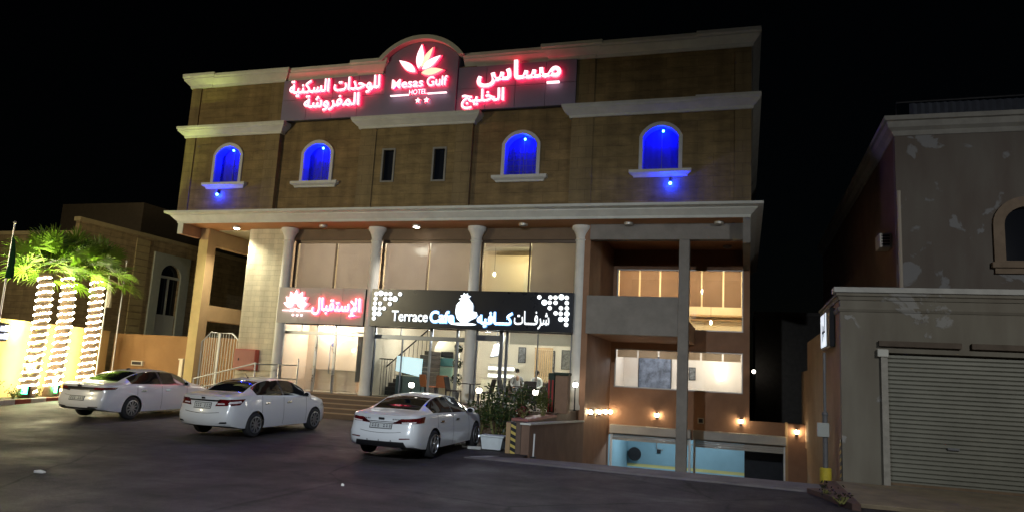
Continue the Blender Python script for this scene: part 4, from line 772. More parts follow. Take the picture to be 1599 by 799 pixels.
# ------------------------------------------------------------------ left boundary: kerb, planting bed, wall, palms, flagpoles
K0 = Vector((-24.85, 20.04)); KD = Vector((-.338, .941)); KN = Vector((-.941, -.338))
def kp(s, off, z=0): p = K0+KD*s+KN*off; return (p.x, p.y, z)
def strip(mb, s0, s1, o0, o1, z0, z1, mi=0):
    q = [kp(s, o) for s, o in ((s0, o0), (s1, o0), (s1, o1), (s0, o1))]
    mb.add([(a[0], a[1], z0) for a in q]+[(a[0], a[1], z1) for a in q], [(0, 3, 2, 1), (4, 5, 6, 7), (0, 1, 5, 4), (1, 2, 6, 5), (2, 3, 7, 6), (3, 0, 4, 7)], mi)
kb = MB(); s0 = -8.0
for i in range(22): strip(kb, s0+i*.98, s0+i*.98+.972, -.02, .16, 0, .30, i % 2)
tag(kb.build('kerb', [mat('kerb_white', (.62, .60, .55), .7, var=.3, scale=4), mat('kerb_red', (.36, .09, .06), .7, var=.3, scale=4)], bevel=.02), kind='structure')
bd = MB(); strip(bd, -8, 14.6, .165, 1.30, 0, .26); tag(bd.build('planting_bed', mat('soil', (.10, .075, .05), .95, var=.5, scale=5, bump=.6)), kind='structure')
bw = root('boundary_wall', kp(3, 1.4), 'ochre boundary wall behind the three light wrapped palms, turning behind the hotel gate', 'wall')
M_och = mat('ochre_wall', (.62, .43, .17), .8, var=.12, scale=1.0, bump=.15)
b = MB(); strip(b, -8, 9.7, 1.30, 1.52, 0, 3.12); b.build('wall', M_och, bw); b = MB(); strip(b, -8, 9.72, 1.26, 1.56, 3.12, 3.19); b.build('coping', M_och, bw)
b = MB(); b.box(-29.35, -20.3, 29.05, 29.27, 0, 3.10); b.build('wall', mat('ochre_shaded', (.26, .145, .055), .8, var=.15, scale=1.0, bump=.15), bw)  # wall away from the palm lights: shade put into the ochre colour
bx = root('meter_box', (-28.0, 29, 1.4), 'small pale box on the ochre wall above the leftmost car roof', 'box'); MB().box(-28.0, -27.35, 28.9, 29.04, 1.62, 1.84).build('box_body', mat('pale_box', (.6, .58, .5), .5), bx, bevel=.01); MB().box(-27.94, -27.41, 28.885, 28.9, 1.66, 1.80).build('cover', M_dark, bx)
sp = root('stub_post', (-23.6, 27.6, .2), 'short cream stub post left of the yellow pillar', 'post'); MB().box(-24.0, -23.8, 27.5, 27.7, .2, 2.0).build('post', M_cream_p, sp, bevel=.02); MB().box(-24.03, -23.77, 27.47, 27.73, 2.0, 2.06).build('cap', M_cream_p, sp)

M_bark = mat('palm_bark', (.16, .11, .07), .9, var=.4, scale=8, bump=.8)
def leafmat(name, col, col2):
    m = bpy.data.materials.new(name); m.use_nodes = True; n = m.node_tree.nodes; L = m.node_tree.links; b = n['Principled BSDF']; b.inputs['Roughness'].default_value = .45
    tc = n.new('ShaderNodeTexCoord'); no = n.new('ShaderNodeTexNoise'); no.inputs['Scale'].default_value = 2.5; L.new(tc.outputs['Object'], no.inputs[0]); mx = n.new('ShaderNodeMix'); mx.data_type = 'RGBA'; mx.inputs[6].default_value = (*col, 1); mx.inputs[7].default_value = (*col2, 1); L.new(no.outputs['Fac'], mx.inputs[0]); L.new(mx.outputs[2], b.inputs['Base Color'])
    t = n.new('ShaderNodeBsdfTranslucent'); L.new(mx.outputs[2], t.inputs[0]); ms = n.new('ShaderNodeMixShader'); ms.inputs[0].default_value = .35; L.new(b.outputs[0], ms.inputs[1]); L.new(t.outputs[0], ms.inputs[2]); L.new(ms.outputs[0], n['Material Output'].inputs[0]); return m
M_palm = leafmat('palm_leaf', (.17, .27, .028), (.09, .17, .018)); M_stalk = mat('palm_stalk', (.20, .20, .06), .6)
M_bulb = glow('string_bulb', (1, .86, .58), 44)
def palm(s, off, h, lb, lbs, seed, lean):
    rnd = random.Random(seed); base = Vector(kp(s, off, .25)); top = base+Vector((lean[0], lean[1], h))
    rt = root('palm_tree', base, lb, 'palm tree', 'fan palms wrapped in lights')
    P = lambda t: base.lerp(top, t)+Vector((.10*math.sin(t*3), .06*math.sin(t*2.3), 0))
    pts = []; rr = []
    for i in range(41):
        t = i/40; pts.append(P(t)); rr.append((.30-.06*min(1, t*3)+.03*max(0, t-.85)/.15)*(1+.06*(i % 2)))
    MB().tube(pts, rr, 12).build('trunk', M_bark, rt, smooth=60)
    cr = MB(); stalks = MB(); c = P(1.0)
    nf = 30
    for k in range(nf):
        az = k*2.39996+rnd.uniform(-.3, .3); el = math.radians(84-105*(k/nf)**.9+rnd.uniform(-9, 9)); ln_ = rnd.uniform(.7, 1.15)
        d = Vector((math.cos(az)*math.cos(el), math.sin(az)*math.cos(el), math.sin(el))); hub = c+Vector((0, 0, .1))+d*ln_+Vector((0, 0, -.10*ln_*math.cos(el)))
        stalks.tube([c, c+d*ln_*.5+Vector((0, 0, .03)), hub], [.022, .016, .01], 5)
        side = d.cross(Vector((0, 0, 1)));  side = side.normalized() if side.length > .1 else Vector((1, 0, 0)); upv = side.cross(d).normalized()
        nl = 22; fl = rnd.uniform(.8, 1.12); roll = rnd.uniform(-.5, .5); side = (side*math.cos(roll)+upv*math.sin(roll)); upv = side.cross(d).normalized()
        for j in range(nl):
            a = math.radians(-118+236*j/(nl-1)+rnd.uniform(-3, 3)); l = fl*(1-.25*abs(a)/2.06)*rnd.uniform(.88, 1.05)
            ld = d*math.cos(a)+side*math.sin(a)+upv*.12; wv = (side*math.cos(a)-d*math.sin(a)); droop = rnd.uniform(.10, .32)*l
            p0 = hub; p1 = hub+ld*l*.5+Vector((0, 0, -droop*.15)); p2 = hub+ld*l*.82+Vector((0, 0, -droop*.55)); p3 = hub+ld*l+Vector((0, 0, -droop*1.1))
            cr.add([p0-wv*.006, p0+wv*.006, p1+wv*.034+upv*.008, p1-wv*.034, p2+wv*.02, p2-wv*.02, p3], [(0, 1, 2, 3), (3, 2, 4, 5), (5, 4, 6)])
    cr.build('crown', M_palm, rt); stalks.build('leaf_stalks', M_stalk, rt, smooth=60)
    # dead skirt stubs
    sk = MB()
    for k in range(26):
        az = k*2.4; q = P(.93+.003*k); d = Vector((math.cos(az), math.sin(az), -.9)).normalized(); sk.tube([q, q+d*.3], [.03, .012], 5)
    sk.build('leaf_bases', M_bark, rt)
    ls = root('light_string', base, lbs, 'string lights', 'light strings wound round the palms')
    turns = 16; n = turns*22; sp_ = []; rr_ = []; rng = random.Random(seed+5)
    for i in range(n+1):
        t = .05+.89*i/n; a = 2*math.pi*turns*i/n; q = P(t); r = (.30-.06*min(1, t*3))+.03; sp_.append(q+Vector((math.cos(a)*r, math.sin(a)*r, rng.uniform(-.03, .03)))); rr_.append(rng.uniform(.022, .052) if i % 2 else .016)
    MB().tube(sp_, rr_, 6).build('rope_light', M_bulb, ls, smooth=70)
M_white_cable = mat('clear_cable', (.7, .65, .5), .5, emit=(1, .85, .55), es=1.2)
palm(2.5, .62, 4.95, 'fan palm wrapped in lights, leftmost of the three by the ochre wall', 'string of lights on the leftmost palm trunk', 3, (0.10, -.05))
palm(4.15, .62, 5.15, 'fan palm wrapped in lights, middle of the three by the ochre wall', 'string of lights on the middle palm trunk', 11, (0.14, -.1))
palm(6.5, .62, 5.3, 'fan palm wrapped in lights, rightmost of the three by the ochre wall', 'string of lights on the rightmost palm trunk', 23, (0.08, -.1))
M_gl = glow('green_lamp_face', (.05, 1, .35), 9)
for s, lb in ((2.0, 'green floodlight at the foot of the leftmost palm'), (4.0, 'green floodlight at the foot of the middle palm')):
    p = kp(s, .36, .26); rt = root('floodlight', p, lb, 'floodlight', 'green floodlights under the palms')
    f = MB(); f.box(p[0]-.17, p[0]+.17, p[1]-.05, p[1]+.05, .42, .74); f.build('housing', M_dark, rt, bevel=.01); MB().box(p[0]-.15, p[0]+.15, p[1]-.062, p[1]-.051, .44, .72).build('lens', M_gl, rt)
    MB().tube([(p[0]-.19, p[1], .28), (p[0]-.19, p[1], .6)], .012, 6).tube([(p[0]+.19, p[1], .28), (p[0]+.19, p[1], .6)], .012, 6).build('bracket', M_dark, rt)
    lamp('green_light', (p[0], p[1]-.12, .62), 16, (.05, 1, .3), .06); t_ = kp(s+.9, .6, 5.4); lamp('palm_floodlight', (p[0]+.05, p[1]-.13, .80), 9500, (.84, 1, .25), .08, t_, 62, .8)
def bush(name, x, y, z, r, h, n, m, lb, seed, grp=None, leaf=.05):
    rnd = random.Random(seed); rt = root(name, (x, y, z), lb, 'shrub', grp); st = MB(); lf = MB()
    for k in range(9):
        a = rnd.uniform(0, 6.28); tip = Vector((x+math.cos(a)*r*rnd.uniform(.2, .95), y+math.sin(a)*r*rnd.uniform(.2, .95), z+h*rnd.uniform(.6, 1))); b0 = Vector((x+rnd.uniform(-.05, .05), y+rnd.uniform(-.05, .05), z)); md = b0.lerp(tip, .5)+Vector((rnd.uniform(-.1, .1), rnd.uniform(-.1, .1), .08))
        st.tube([b0, md, tip], [.014, .010, .005], 5)
        for i in range(n//9):
            t = rnd.uniform(.25, 1.0)**.7; p = (b0.lerp(md, t*2) if t < .5 else md.lerp(tip, t*2-1))+Vector((rnd.gauss(0, .11*r*2), rnd.gauss(0, .11*r*2), rnd.gauss(0, .08)))
            d = Vector((rnd.gauss(0, 1), rnd.gauss(0, 1), rnd.uniform(-.3, 1))).normalized(); w_ = d.orthogonal().normalized(); w_ = (w_*math.cos(i)+d.cross(w_)*math.sin(i)); l = leaf*rnd.uniform(.8, 1.9)
            lf.add([p, p+d*l*.5+w_*l*.28, p+d*l, p+d*l*.5-w_*l*.28], [(0, 1, 2, 3)])
    st.build('stems', M_stalk, rt); lf.build('foliage', m, rt)
M_leaf = leafmat('shrub_leaf', (.05, .085, .02), (.025, .05, .014)); M_leafdk = leafmat('dry_weed', (.04, .04, .02), (.03, .025, .015)); M_leafy = leafmat('olive_leaf', (.13, .15, .035), (.06, .09, .02))
p = kp(.5, .75); bush('shrub', p[0], p[1], .26, .45, 1.0, 320, M_leafy, 'small sparse shrub in the bed left of the palms', 2)
for i, (s, lb) in enumerate(((1.5, 'low plant between the sparse shrub and the leftmost palm'), (3.0, 'low plant between the left and middle palms'), (5.2, 'low plant between the middle and right palms'))):
    p = kp(s, .5); bush('low_plant', p[0], p[1], .26, .28, .34, 150, M_leafy, lb, 30+i, 'low plants in the palm bed')
for i, (x, y, r, h, n, m, lb) in enumerate(((-7.0, 21.3, .55, 1.75, 620, M_leaf, 'tall dark shrub nearest the parked car in front of the terrace'), (-6.5, 20.7, .5, 1.35, 560, M_leaf, 'lower dark shrub just behind the white trough'), (-6.6, 22.3, .6, 1.8, 620, M_leaf, 'dense dark shrub in the middle of the terrace front'), (-7.9, 22.4, .5, 1.25, 420, M_leaf, 'small dark shrub left of the others below the terrace'))):
    bush('shrub', x, y, .12, r, h, n, m, lb, 50+i, 'dark shrubs in front of the terrace', .075)
bush('planter_shrub', -5.84, 22.3, .93, .36, .75, 420, M_leafy, 'yellow green shrub growing over the reddish planter top', 77, None, .06); bush('planter_flower', -5.88, 20.3, .93, .22, .28, 140, leafmat('red_leaf', (.20, .02, .02), (.05, .02, .01)), 'small dark red plant at the front end of the planter', 78, None, .05)
# flagpoles
M_pole = mat('pole_metal', (.62, .62, .60), .3, .6)
def flag(s, z1, fcol, lb, seed, z0=None):
    p = kp(s, .72, .26); rt = root('flagpole', p, lb, 'flagpole', 'flagpoles along the ochre wall'); MB().tube([(p[0], p[1], .26), (p[0], p[1], z1)], [.045, .03], 10).sphere((p[0], p[1], z1+.05), .06, 10).build('pole', M_pole, rt, smooth=50)
    MB().lathe([(.10, .26), (.10, .30), (.06, .33), (.05, .4)], (p[0], p[1], 0), 12).build('base', M_pole, rt, smooth=40)
    if fcol:
        f = MB(); N, K = 14, 12; rnd = random.Random(seed); zt = z0[1]; zb = z0[0]
        V = [[None]*(K+1) for _ in range(N+1)]
        for i in range(N+1):
            for k in range(K+1):
                u, v = i/N, k/K; wd = .12+.40*v*(1-.35*v); z = zt-(zt-zb)*v-.35*u*(1-v)*.5; x = p[0]+.04+u*wd*.8; y = p[1]-.05+.09*math.sin(u*9+v*2)*(0.3+v)+u*.05
                V[i][k] = (x, y, z)
        for i in range(N):
            for k in range(K): f.quad(V[i][k], V[i+1][k], V[i+1][k+1], V[i][k+1])
        f.build('flag', cloth('flag_cloth_'+str(seed), fcol, .25), rt, smooth=70)
flag(.35, 6.6, (.02, .07, .035), 'flagpole with a limp dark green flag at the left edge', 1, (4.6, 6.2)); flag(7.75, 6.4, (.55, .52, .42), 'flagpole with a limp pale flag right of the palms', 2, (4.2, 5.5)); flag(9.2, 6.5, None, 'bare flagpole nearest the arched window of the house', 3)
sg = root('street_sign', kp(.35, .5, .3), 'small glowing white sign on a post at the left edge', 'sign')
MB().tube([kp(.1, .62, .26), kp(.1, .62, 2.4)], .04, 8).build('post', M_pole, sg)
M_sgn = glow('sign_glow', (.75, .82, 1), 2.2)
a, b2 = kp(-1.6, .55), kp(.62, .55)
s = MB(); s.add([(q[0], q[1], z) for z in (2.34, 3.0) for q in (kp(-1.6, .50), kp(.62, .50), kp(.62, .62), kp(-1.6, .62))], [(0, 3, 2, 1), (4, 5, 6, 7), (0, 1, 5, 4), (1, 2, 6, 5), (2, 3, 7, 6), (3, 0, 4, 7)]); s.build('sign_box', M_dark, sg, bevel=.01)
for r_ in range(2):
    for i in range(9):
        u0 = -1.5+i*.235; l = .12+.08*((i*7+r_*3) % 3)/2; zz = 2.42+.28*r_; s = MB(); s.add([(q[0], q[1], z) for z in (zz, zz+.14+.04*(i % 3)) for q in (kp(u0, .46), kp(u0+l, .46), kp(u0+l, .495), kp(u0, .495))], [(0, 3, 2, 1), (4, 5, 6, 7), (0, 1, 5, 4), (1, 2, 6, 5), (2, 3, 7, 6), (3, 0, 4, 7)]); s.build('lit_letter', M_sgn, sg)

# ------------------------------------------------------------------ house on the left
hs = root('neighbour_house', (-38, 40, 0), 'dim brown stone house behind the palms with a tall arched window', 'house')
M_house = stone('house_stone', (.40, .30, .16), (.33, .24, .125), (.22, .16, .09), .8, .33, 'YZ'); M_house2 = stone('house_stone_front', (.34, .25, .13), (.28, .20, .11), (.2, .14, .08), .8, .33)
wa = MB(); wa.plate([(30.3, 0), (64, 0), (64, 9.0), (30.3, 9.0)], -34.25, -34, [[(36.35, 3.2), (38.15, 3.2), (38.15, 7.0)]+[(37.25+.9*math.cos(math.pi*i/14), 7.0+.75*math.sin(math.pi*i/14)) for i in range(1, 14)]+[(36.35, 7.0)]], axis='x')
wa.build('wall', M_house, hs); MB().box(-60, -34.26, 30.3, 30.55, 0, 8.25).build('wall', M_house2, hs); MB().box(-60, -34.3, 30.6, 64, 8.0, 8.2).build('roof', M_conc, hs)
MB().box(-34.3, -33.88, 30.2, 64, 9.0, 9.22).build('coping', mat('house_coping', (.50, .40, .22), .7, var=.2), hs); MB().box(-60, -33.9, 30.18, 30.6, 8.25, 8.45).build('coping', _mc['house_coping'], hs)
MB().box(-42, -35.5, 36, 52, 8.2, 11.4).build('roof_room', mat('roof_room_plaster', (.10, .075, .05), .8, var=.2), hs)
wn = MB(); out = [(35.75, 2.2), (38.8, 2.2), (38.8, 8.3), (35.75, 8.3)]; inn = [(36.4, 3.2), (38.1, 3.2), (38.1, 7.0)]+[(37.25+.85*math.cos(math.pi*i/14), 7.0+.70*math.sin(math.pi*i/14)) for i in range(1, 14)]+[(36.4, 7.0)]
wn.plate(out, -33.99, -33.88, [inn], axis='x'); W = wn.build('arched_window', mat('grey_green_plaster', (.46, .48, .40), .7, var=.15), hs)
fr = MB(); fr.box(-34.12, -34.04, 37.2, 37.3, 4.6, 6.9); fr.box(-34.12, -34.04, 36.4, 38.1, 6.85, 7.0); fr.box(-34.12, -34.04, 36.4, 38.1, 4.5, 4.62); fr.box(-34.14, -34.05, 36.4, 38.1, 3.3, 4.5, 0); fr.build('window_frame', mat('pale_frame', (.5, .5, .44), .5), W)
MB().box(-34.2, -34.18, 36.3, 38.2, 3.1, 7.8).build('pane', _mc['dark_window_glass'], W)
for y0, y1 in ((34.3, 35.3), (39.4, 40.6)):
    q = MB()
    for i in range(22): q.box(-33.99, -33.93, y0, y1, .3+.39*i, .3+.39*i+.33)
    q.build('quoin_band', mat('quoin_stone', (.50, .40, .20), .8, var=.2), hs)
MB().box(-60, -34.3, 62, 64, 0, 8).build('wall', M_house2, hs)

# ------------------------------------------------------------------ neighbour on the right: garage shop and upper storey
nb = root('neighbour_building', (6, 24, 0), 'grey building with peeling paint, a big roller shutter and an arched upper window', 'building')
def peel(name, base, patch, thr, scale, dark):
    m = bpy.data.materials.new(name); m.use_nodes = True; n = m.node_tree.nodes; L = m.node_tree.links; b = n['Principled BSDF']; b.inputs['Roughness'].default_value = .85
    tc = n.new('ShaderNodeTexCoord'); a = n.new('ShaderNodeTexNoise'); a.inputs['Scale'].default_value = scale; a.inputs['Detail'].default_value = 7; a.inputs['Roughness'].default_value = .55; a.inputs['Distortion'].default_value = .4; L.new(tc.outputs['Object'], a.inputs[0])
    r = n.new('ShaderNodeMapRange'); r.inputs[1].default_value = thr; r.inputs[2].default_value = thr+.03; L.new(a.outputs['Fac'], r.inputs[0])
    st = n.new('ShaderNodeTexNoise'); st.inputs['Scale'].default_value = 1.6; st.inputs['Detail'].default_value = 6; mp = n.new('ShaderNodeMapping'); mp.inputs['Scale'].default_value = (1.5, 1.5, .35); L.new(tc.outputs['Object'], mp.inputs[0]); L.new(mp.outputs[0], st.inputs[0])
    r2 = n.new('ShaderNodeMapRange'); r2.inputs[1].default_value = .3; r2.inputs[2].default_value = .75; L.new(st.outputs['Fac'], r2.inputs[0])
    m1 = n.new('ShaderNodeMix'); m1.data_type = 'RGBA'; m1.inputs[6].default_value = (*base, 1); m1.inputs[7].default_value = (*dark, 1); L.new(r2.outputs[0], m1.inputs[0])
    m2 = n.new('ShaderNodeMix'); m2.data_type = 'RGBA'; m2.inputs[7].default_value = (*patch, 1); L.new(m1.outputs[2], m2.inputs[6]); L.new(r.outputs[0], m2.inputs[0]); L.new(m2.outputs[2], b.inputs['Base Color'])
    bp = n.new('ShaderNodeBump'); bp.inputs['Strength'].default_value = .5; bp.inputs['Distance'].default_value = .02; L.new(r.outputs[0], bp.inputs['Height']); L.new(bp.outputs[0], b.inputs['Normal']); return m
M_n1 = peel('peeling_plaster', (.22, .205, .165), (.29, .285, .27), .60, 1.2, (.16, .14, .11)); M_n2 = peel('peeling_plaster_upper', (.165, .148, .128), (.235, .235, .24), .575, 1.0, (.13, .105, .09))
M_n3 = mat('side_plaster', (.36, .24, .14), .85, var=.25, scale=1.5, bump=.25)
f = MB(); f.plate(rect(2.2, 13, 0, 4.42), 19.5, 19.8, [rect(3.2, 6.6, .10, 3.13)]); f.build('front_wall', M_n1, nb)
MB().sweep([(2.2, 24), (2.2, 19.5), (13, 19.5)], [(-.02, 4.36), (.03, 4.36), (.05, 4.44), (.09, 4.46), (.09, 4.52), (-.02, 4.52)]).build('moulding', M_n1, nb); MB().box(2.05, 13, 19.36, 19.9, 4.53, 4.66).build('parapet_cap', mat('pale_cap', (.50, .50, .47), .7, var=.25, scale=3), nb, bevel=.015)
MB().sweep([(2.2, 24), (2.2, 19.5), (13, 19.5)], [(-.02, 4.08), (.02, 4.08), (.05, 4.14), (.05, 4.18), (-.02, 4.18)]).build('moulding', M_n1, nb)
for x0, x1 in ((3.02, 4.75), (4.95, 7.4)): MB().box(x0, x1, 19.40, 19.50, 3.27, 3.40).build('band', mat('dark_band', (.13, .10, .075), .8, var=.3), nb, bevel=.01)
MB().box(3.06, 3.2, 19.42, 19.60, .06, 3.20).build('door_jamb', mat('chipped_jamb', (.42, .40, .35), .7, var=.35, scale=6), nb); MB().box(2.98, 3.22, 19.38, 19.5, 3.02, 3.2).build('bracket', M_corn, nb, bevel=.02)
sh = MB(); z = .10
while z < 3.12: sh.add([(3.2, 19.66, z), (6.6, 19.66, z), (6.6, 19.63, z+.02), (3.2, 19.63, z+.02), (6.6, 19.63, z+.08), (3.2, 19.63, z+.08), (6.6, 19.66, z+.097), (3.2, 19.66, z+.097)], [(0, 1, 2, 3), (3, 2, 4, 5), (5, 4, 6, 7)]); z += .1
S1 = sh.build('roller_shutter', mat('shutter_cream', (.27, .27, .225), .5, .1, var=.22, scale=1.5), nb); MB().box(4.42, 4.66, 19.58, 19.63, .98, 1.03).build('handle', M_steel, S1); MB().box(3.2, 6.6, 19.60, 19.66, .10, .16).build('bottom_bar', mat('rusty_bar', (.22, .15, .09), .7, var=.3), S1)
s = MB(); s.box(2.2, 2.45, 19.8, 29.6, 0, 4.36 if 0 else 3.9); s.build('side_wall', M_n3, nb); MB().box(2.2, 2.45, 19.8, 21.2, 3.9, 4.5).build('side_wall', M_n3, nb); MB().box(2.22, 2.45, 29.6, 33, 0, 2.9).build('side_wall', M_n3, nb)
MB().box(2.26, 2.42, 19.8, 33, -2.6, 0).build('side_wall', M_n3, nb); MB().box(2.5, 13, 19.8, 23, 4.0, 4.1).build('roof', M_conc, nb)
u = MB(); hol = [(6.75, 5.9), (7.9, 5.9), (7.9, 6.9)]+[(7.325+.575*math.cos(math.pi*i/14), 6.9+.5*math.sin(math.pi*i/14)) for i in range(1, 14)]+[(6.75, 6.9)]
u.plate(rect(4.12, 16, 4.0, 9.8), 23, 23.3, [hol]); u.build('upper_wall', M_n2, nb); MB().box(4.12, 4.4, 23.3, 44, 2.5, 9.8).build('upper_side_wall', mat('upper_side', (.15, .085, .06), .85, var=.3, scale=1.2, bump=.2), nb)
MB().sweep([(4.12, 44), (4.12, 23), (16, 23)], [(-.02, 9.55), (.04, 9.55), (.08, 9.68), (.2, 9.76), (.22, 9.93), (.30, 9.95), (.30, 10.08), (-.02, 10.08)]).build('cornice', mat('grey_cornice', (.34, .33, .30), .75, var=.3, scale=2), nb, smooth=30)
q = MB(); oo = [(6.48, 5.55), (8.17, 5.55), (8.17, 6.9)]+[(7.325+.845*math.cos(math.pi*i/16), 6.9+.78*math.sin(math.pi*i/16)) for i in range(1, 16)]+[(6.48, 6.9)]
q.plate(oo, 22.90, 23.02, [hol]); W = q.build('arched_window', mat('brown_surround', (.27, .20, .14), .8, var=.25), nb, bevel=.02); MB().box(6.7, 7.95, 23.2, 23.22, 5.85, 7.45).build('pane', _mc['dark_window_glass'], W); MB().box(6.40, 8.25, 22.82, 23.0, 5.70, 5.86).build('sill', mat('brown_surround'), W, bevel=.02)
rl = MB()
x = 4.55
while x < 16: rl.add([(x, 23.12, 10.08), (x+.1, 23.06, 10.08), (x+.2, 23.12, 10.08), (x, 23.12, 10.55), (x+.1, 23.06, 10.55), (x+.2, 23.12, 10.55)], [(0, 1, 4, 3), (1, 2, 5, 4)]); x += .2
R_ = rl.build('roof_screen', mat('blue_grey_sheet', (.09, .10, .13), .5, .3, var=.3), nb); MB().tube([(4.2, 23.1, 10.08), (4.2, 23.1, 10.6), (16, 23.1, 10.75)], .03, 6).build('rail', M_dark, R_)
MB().tube([(4.17, 22.93, 4.1), (4.17, 22.93, 7.9)], .055, 8).build('drain_pipe', mat('pale_pipe', (.45, .40, .33), .6), nb, smooth=40)
ac = root('air_conditioner', (4.0, 24.3, 6.5), 'white window air conditioner on the dark side wall of the peeling building', 'air conditioner'); MB().box(3.78, 4.12, 23.75, 24.5, 6.42, 6.84).build('casing', mat('ac_white', (.5, .48, .43), .5, var=.2), ac, bevel=.015)
for i in range(4): MB().box(3.83, 4.05, 23.735, 23.75, 6.48+.085*i, 6.53+.085*i).build('louvre', M_dark, ac)
ls = root('shop_sign', (2.1, 21.6, 3.75), 'small lit white shop sign on the tan side wall beside the driveway', 'sign'); MB().box(2.06, 2.19, 20.55, 22.8, 3.28, 4.28).build('sign_box', M_dark, ls, bevel=.02); MB().box(2.045, 2.059, 21.35, 22.7, 3.34, 4.22).build('lit_face', glow('sign_face', (.8, .9, 1), .9), ls)
for i, (a, c, e) in enumerate(((21.5, 3.75, .5), (21.85, 3.6, .3), (22.2, 3.5, .45))): MB().box(2.035, 2.044, a, a+.07, c, c+e).build('sign_stroke', mat('sign_ink', (.03, .05, .10), .5), ls)
MB().box(2.035, 2.044, 21.5, 22.3, 3.7, 3.76).build('sign_stroke', _mc['sign_ink'], ls)
bo = root('utility_pole', (1.8, 19.2, .1), 'grey utility pipe with a meter box standing in a yellow base by the grey building', 'pole')
MB().lathe([(.13, .08), (.13, .38), (.11, .40), (.001, .40)], (1.8, 19.2, 0), 14).build('yellow_base', mat('yellow_paint', (.60, .48, .04), .5, var=.3, scale=8), bo, smooth=40); MB().tube([(1.8, 19.2, .2), (1.8, 19.2, 1.6)], .06, 10).build('pipe', mat('grey_pipe', (.16, .16, .17), .5, .3, var=.3), bo, smooth=40); MB().tube([(1.8, 19.2, 1.6), (1.8, 19.2, 3.05)], .035, 10).build('pipe', _mc['grey_pipe'], bo, smooth=40); MB().sphere((1.8, 19.2, 1.62), .075, 10).build('joint', _mc['grey_pipe'], bo, smooth=60); MB().box(1.62, 1.88, 19.08, 19.2, 1.10, 1.42).build('meter_box', mat('meter_grey', (.36, .38, .36), .5), bo, bevel=.015)
hzs = root('hazard_panel', (2.17, 19.7, .5), 'black and yellow hazard stripes on the corner of the tan side wall', 'hazard strip')
h = MB(); h.box(2.180, 2.196, 19.52, 19.86, .12, 1.05, 0)
for i in range(5): h.add([(2.176, 19.52, .20+.18*i), (2.176, 19.86, .12+.18*i), (2.176, 19.86, .20+.18*i), (2.176, 19.52, .28+.18*i)], [(0, 1, 2, 3)], 1)
h.build('stripes', [M_black, _mc['hazard_yellow']], hzs)
ik = MB(); ik.plate([(1.25, 17.25), (1.9, 15.5), (2.05, 15.5), (2.0, 19.1), (1.75, 19.1), (1.7, 17.6)], 0, .13, axis='z'); tag(ik.build('kerb_corner', mat('worn_red_kerb', (.16, .07, .055), .8, var=.5, scale=4, col2=(.07, .06, .055), bump=.4)), kind='structure')
for i, (x, y, lb) in enumerate(((1.55, 16.6, 'tuft of dry weeds at the worn red kerb corner'), (1.75, 15.7, 'second tuft of weeds, nearer the camera on the kerb corner'))): bush('weed_tuft', x, y, .08, .15, .10, 36, M_leafdk, lb, 90+i, 'weeds at the kerb corner', .05)
fb = root('back_building', (3, 55, 0), 'dark building seen in the gap between the hotel and the peeling building', 'building'); MB().box(.6, 12, 47, 60, 0, 6.5).build('wall', mat('dark_back_wall', (.16, .145, .13), .8, var=.3), fb); MB().box(.5, 12.1, 46.9, 60.1, 6.5, 6.7).build('roof', M_conc, fb)
fl = root('far_lamp', (.43, 46, 3.1), 'small distant white lamp in the dark gap right of the hotel', 'lamp'); MB().sphere((.5, 46.0, 3.1), .11, 10).build('lamp_globe', glow('far_lamp_glow', (1, .93, .8), 9), fl, smooth=60); MB().tube([(.5, 46.1, 0), (.5, 46.1, 3.0)], .05, 8).build('post', M_dark, fl)
# litter
for x, y, r, lb in ((-11.75, 10.42, .14, 'flattened white paper cup on the asphalt at lower left'), (-6.88, 12.33, .035, 'tiny scrap of white paper on the asphalt in front of the right car')):
    rt = bpy.data.objects.new; m = MB(); n = 9; rnd = random.Random(int(x*-10)); z = G(y)
    top = [(x+r*rnd.uniform(.7, 1.1)*math.cos(i*6.283/n), y+r*.6*rnd.uniform(.7, 1.1)*math.sin(i*6.283/n), z+rnd.uniform(.01, .04)) for i in range(n)]; m.add(top+[(a, b, z+.003) for a, b, c in top]+[(x, y, z+.05)], [(i, (i+1) % n, n+(i+1) % n, n+i) for i in range(n)]+[(i, (i+1) % n, 2*n) for i in range(n)])
    tag(m.build('litter', mat('litter_paper', (.7, .68, .64), .7)), lb, 'litter', 'litter on the asphalt')

# ------------------------------------------------------------------ cars
def pchip(xs, ys):
    xs, ys = np.array(xs, float), np.array(ys, float); h = np.diff(xs); dl = np.diff(ys)/h; m = np.zeros(len(xs)); m[0], m[-1] = dl[0], dl[-1]
    for i in range(1, len(xs)-1):
        if dl[i-1]*dl[i] > 0: w1, w2 = 2*h[i]+h[i-1], h[i]+2*h[i-1]; m[i] = (w1+w2)/(w1/dl[i-1]+w2/dl[i])
    def f(x):
        x = np.clip(x, xs[0], xs[-1]); i = np.clip(np.searchsorted(xs, x)-1, 0, len(xs)-2); t = (x-xs[i])/h[i]
        return (1+2*t)*(1-t)**2*ys[i]+t*(1-t)**2*h[i]*m[i]+t*t*(3-2*t)*ys[i+1]+t*t*(t-1)*h[i]*m[i+1]
    return f
M_tint = mat('car_glass', (.008, .009, .011), .03, spec=.6); M_trim = mat('car_black_trim', (.015, .015, .017), .45); M_chrome = mat('chrome', (.75, .76, .78), .12, 1)
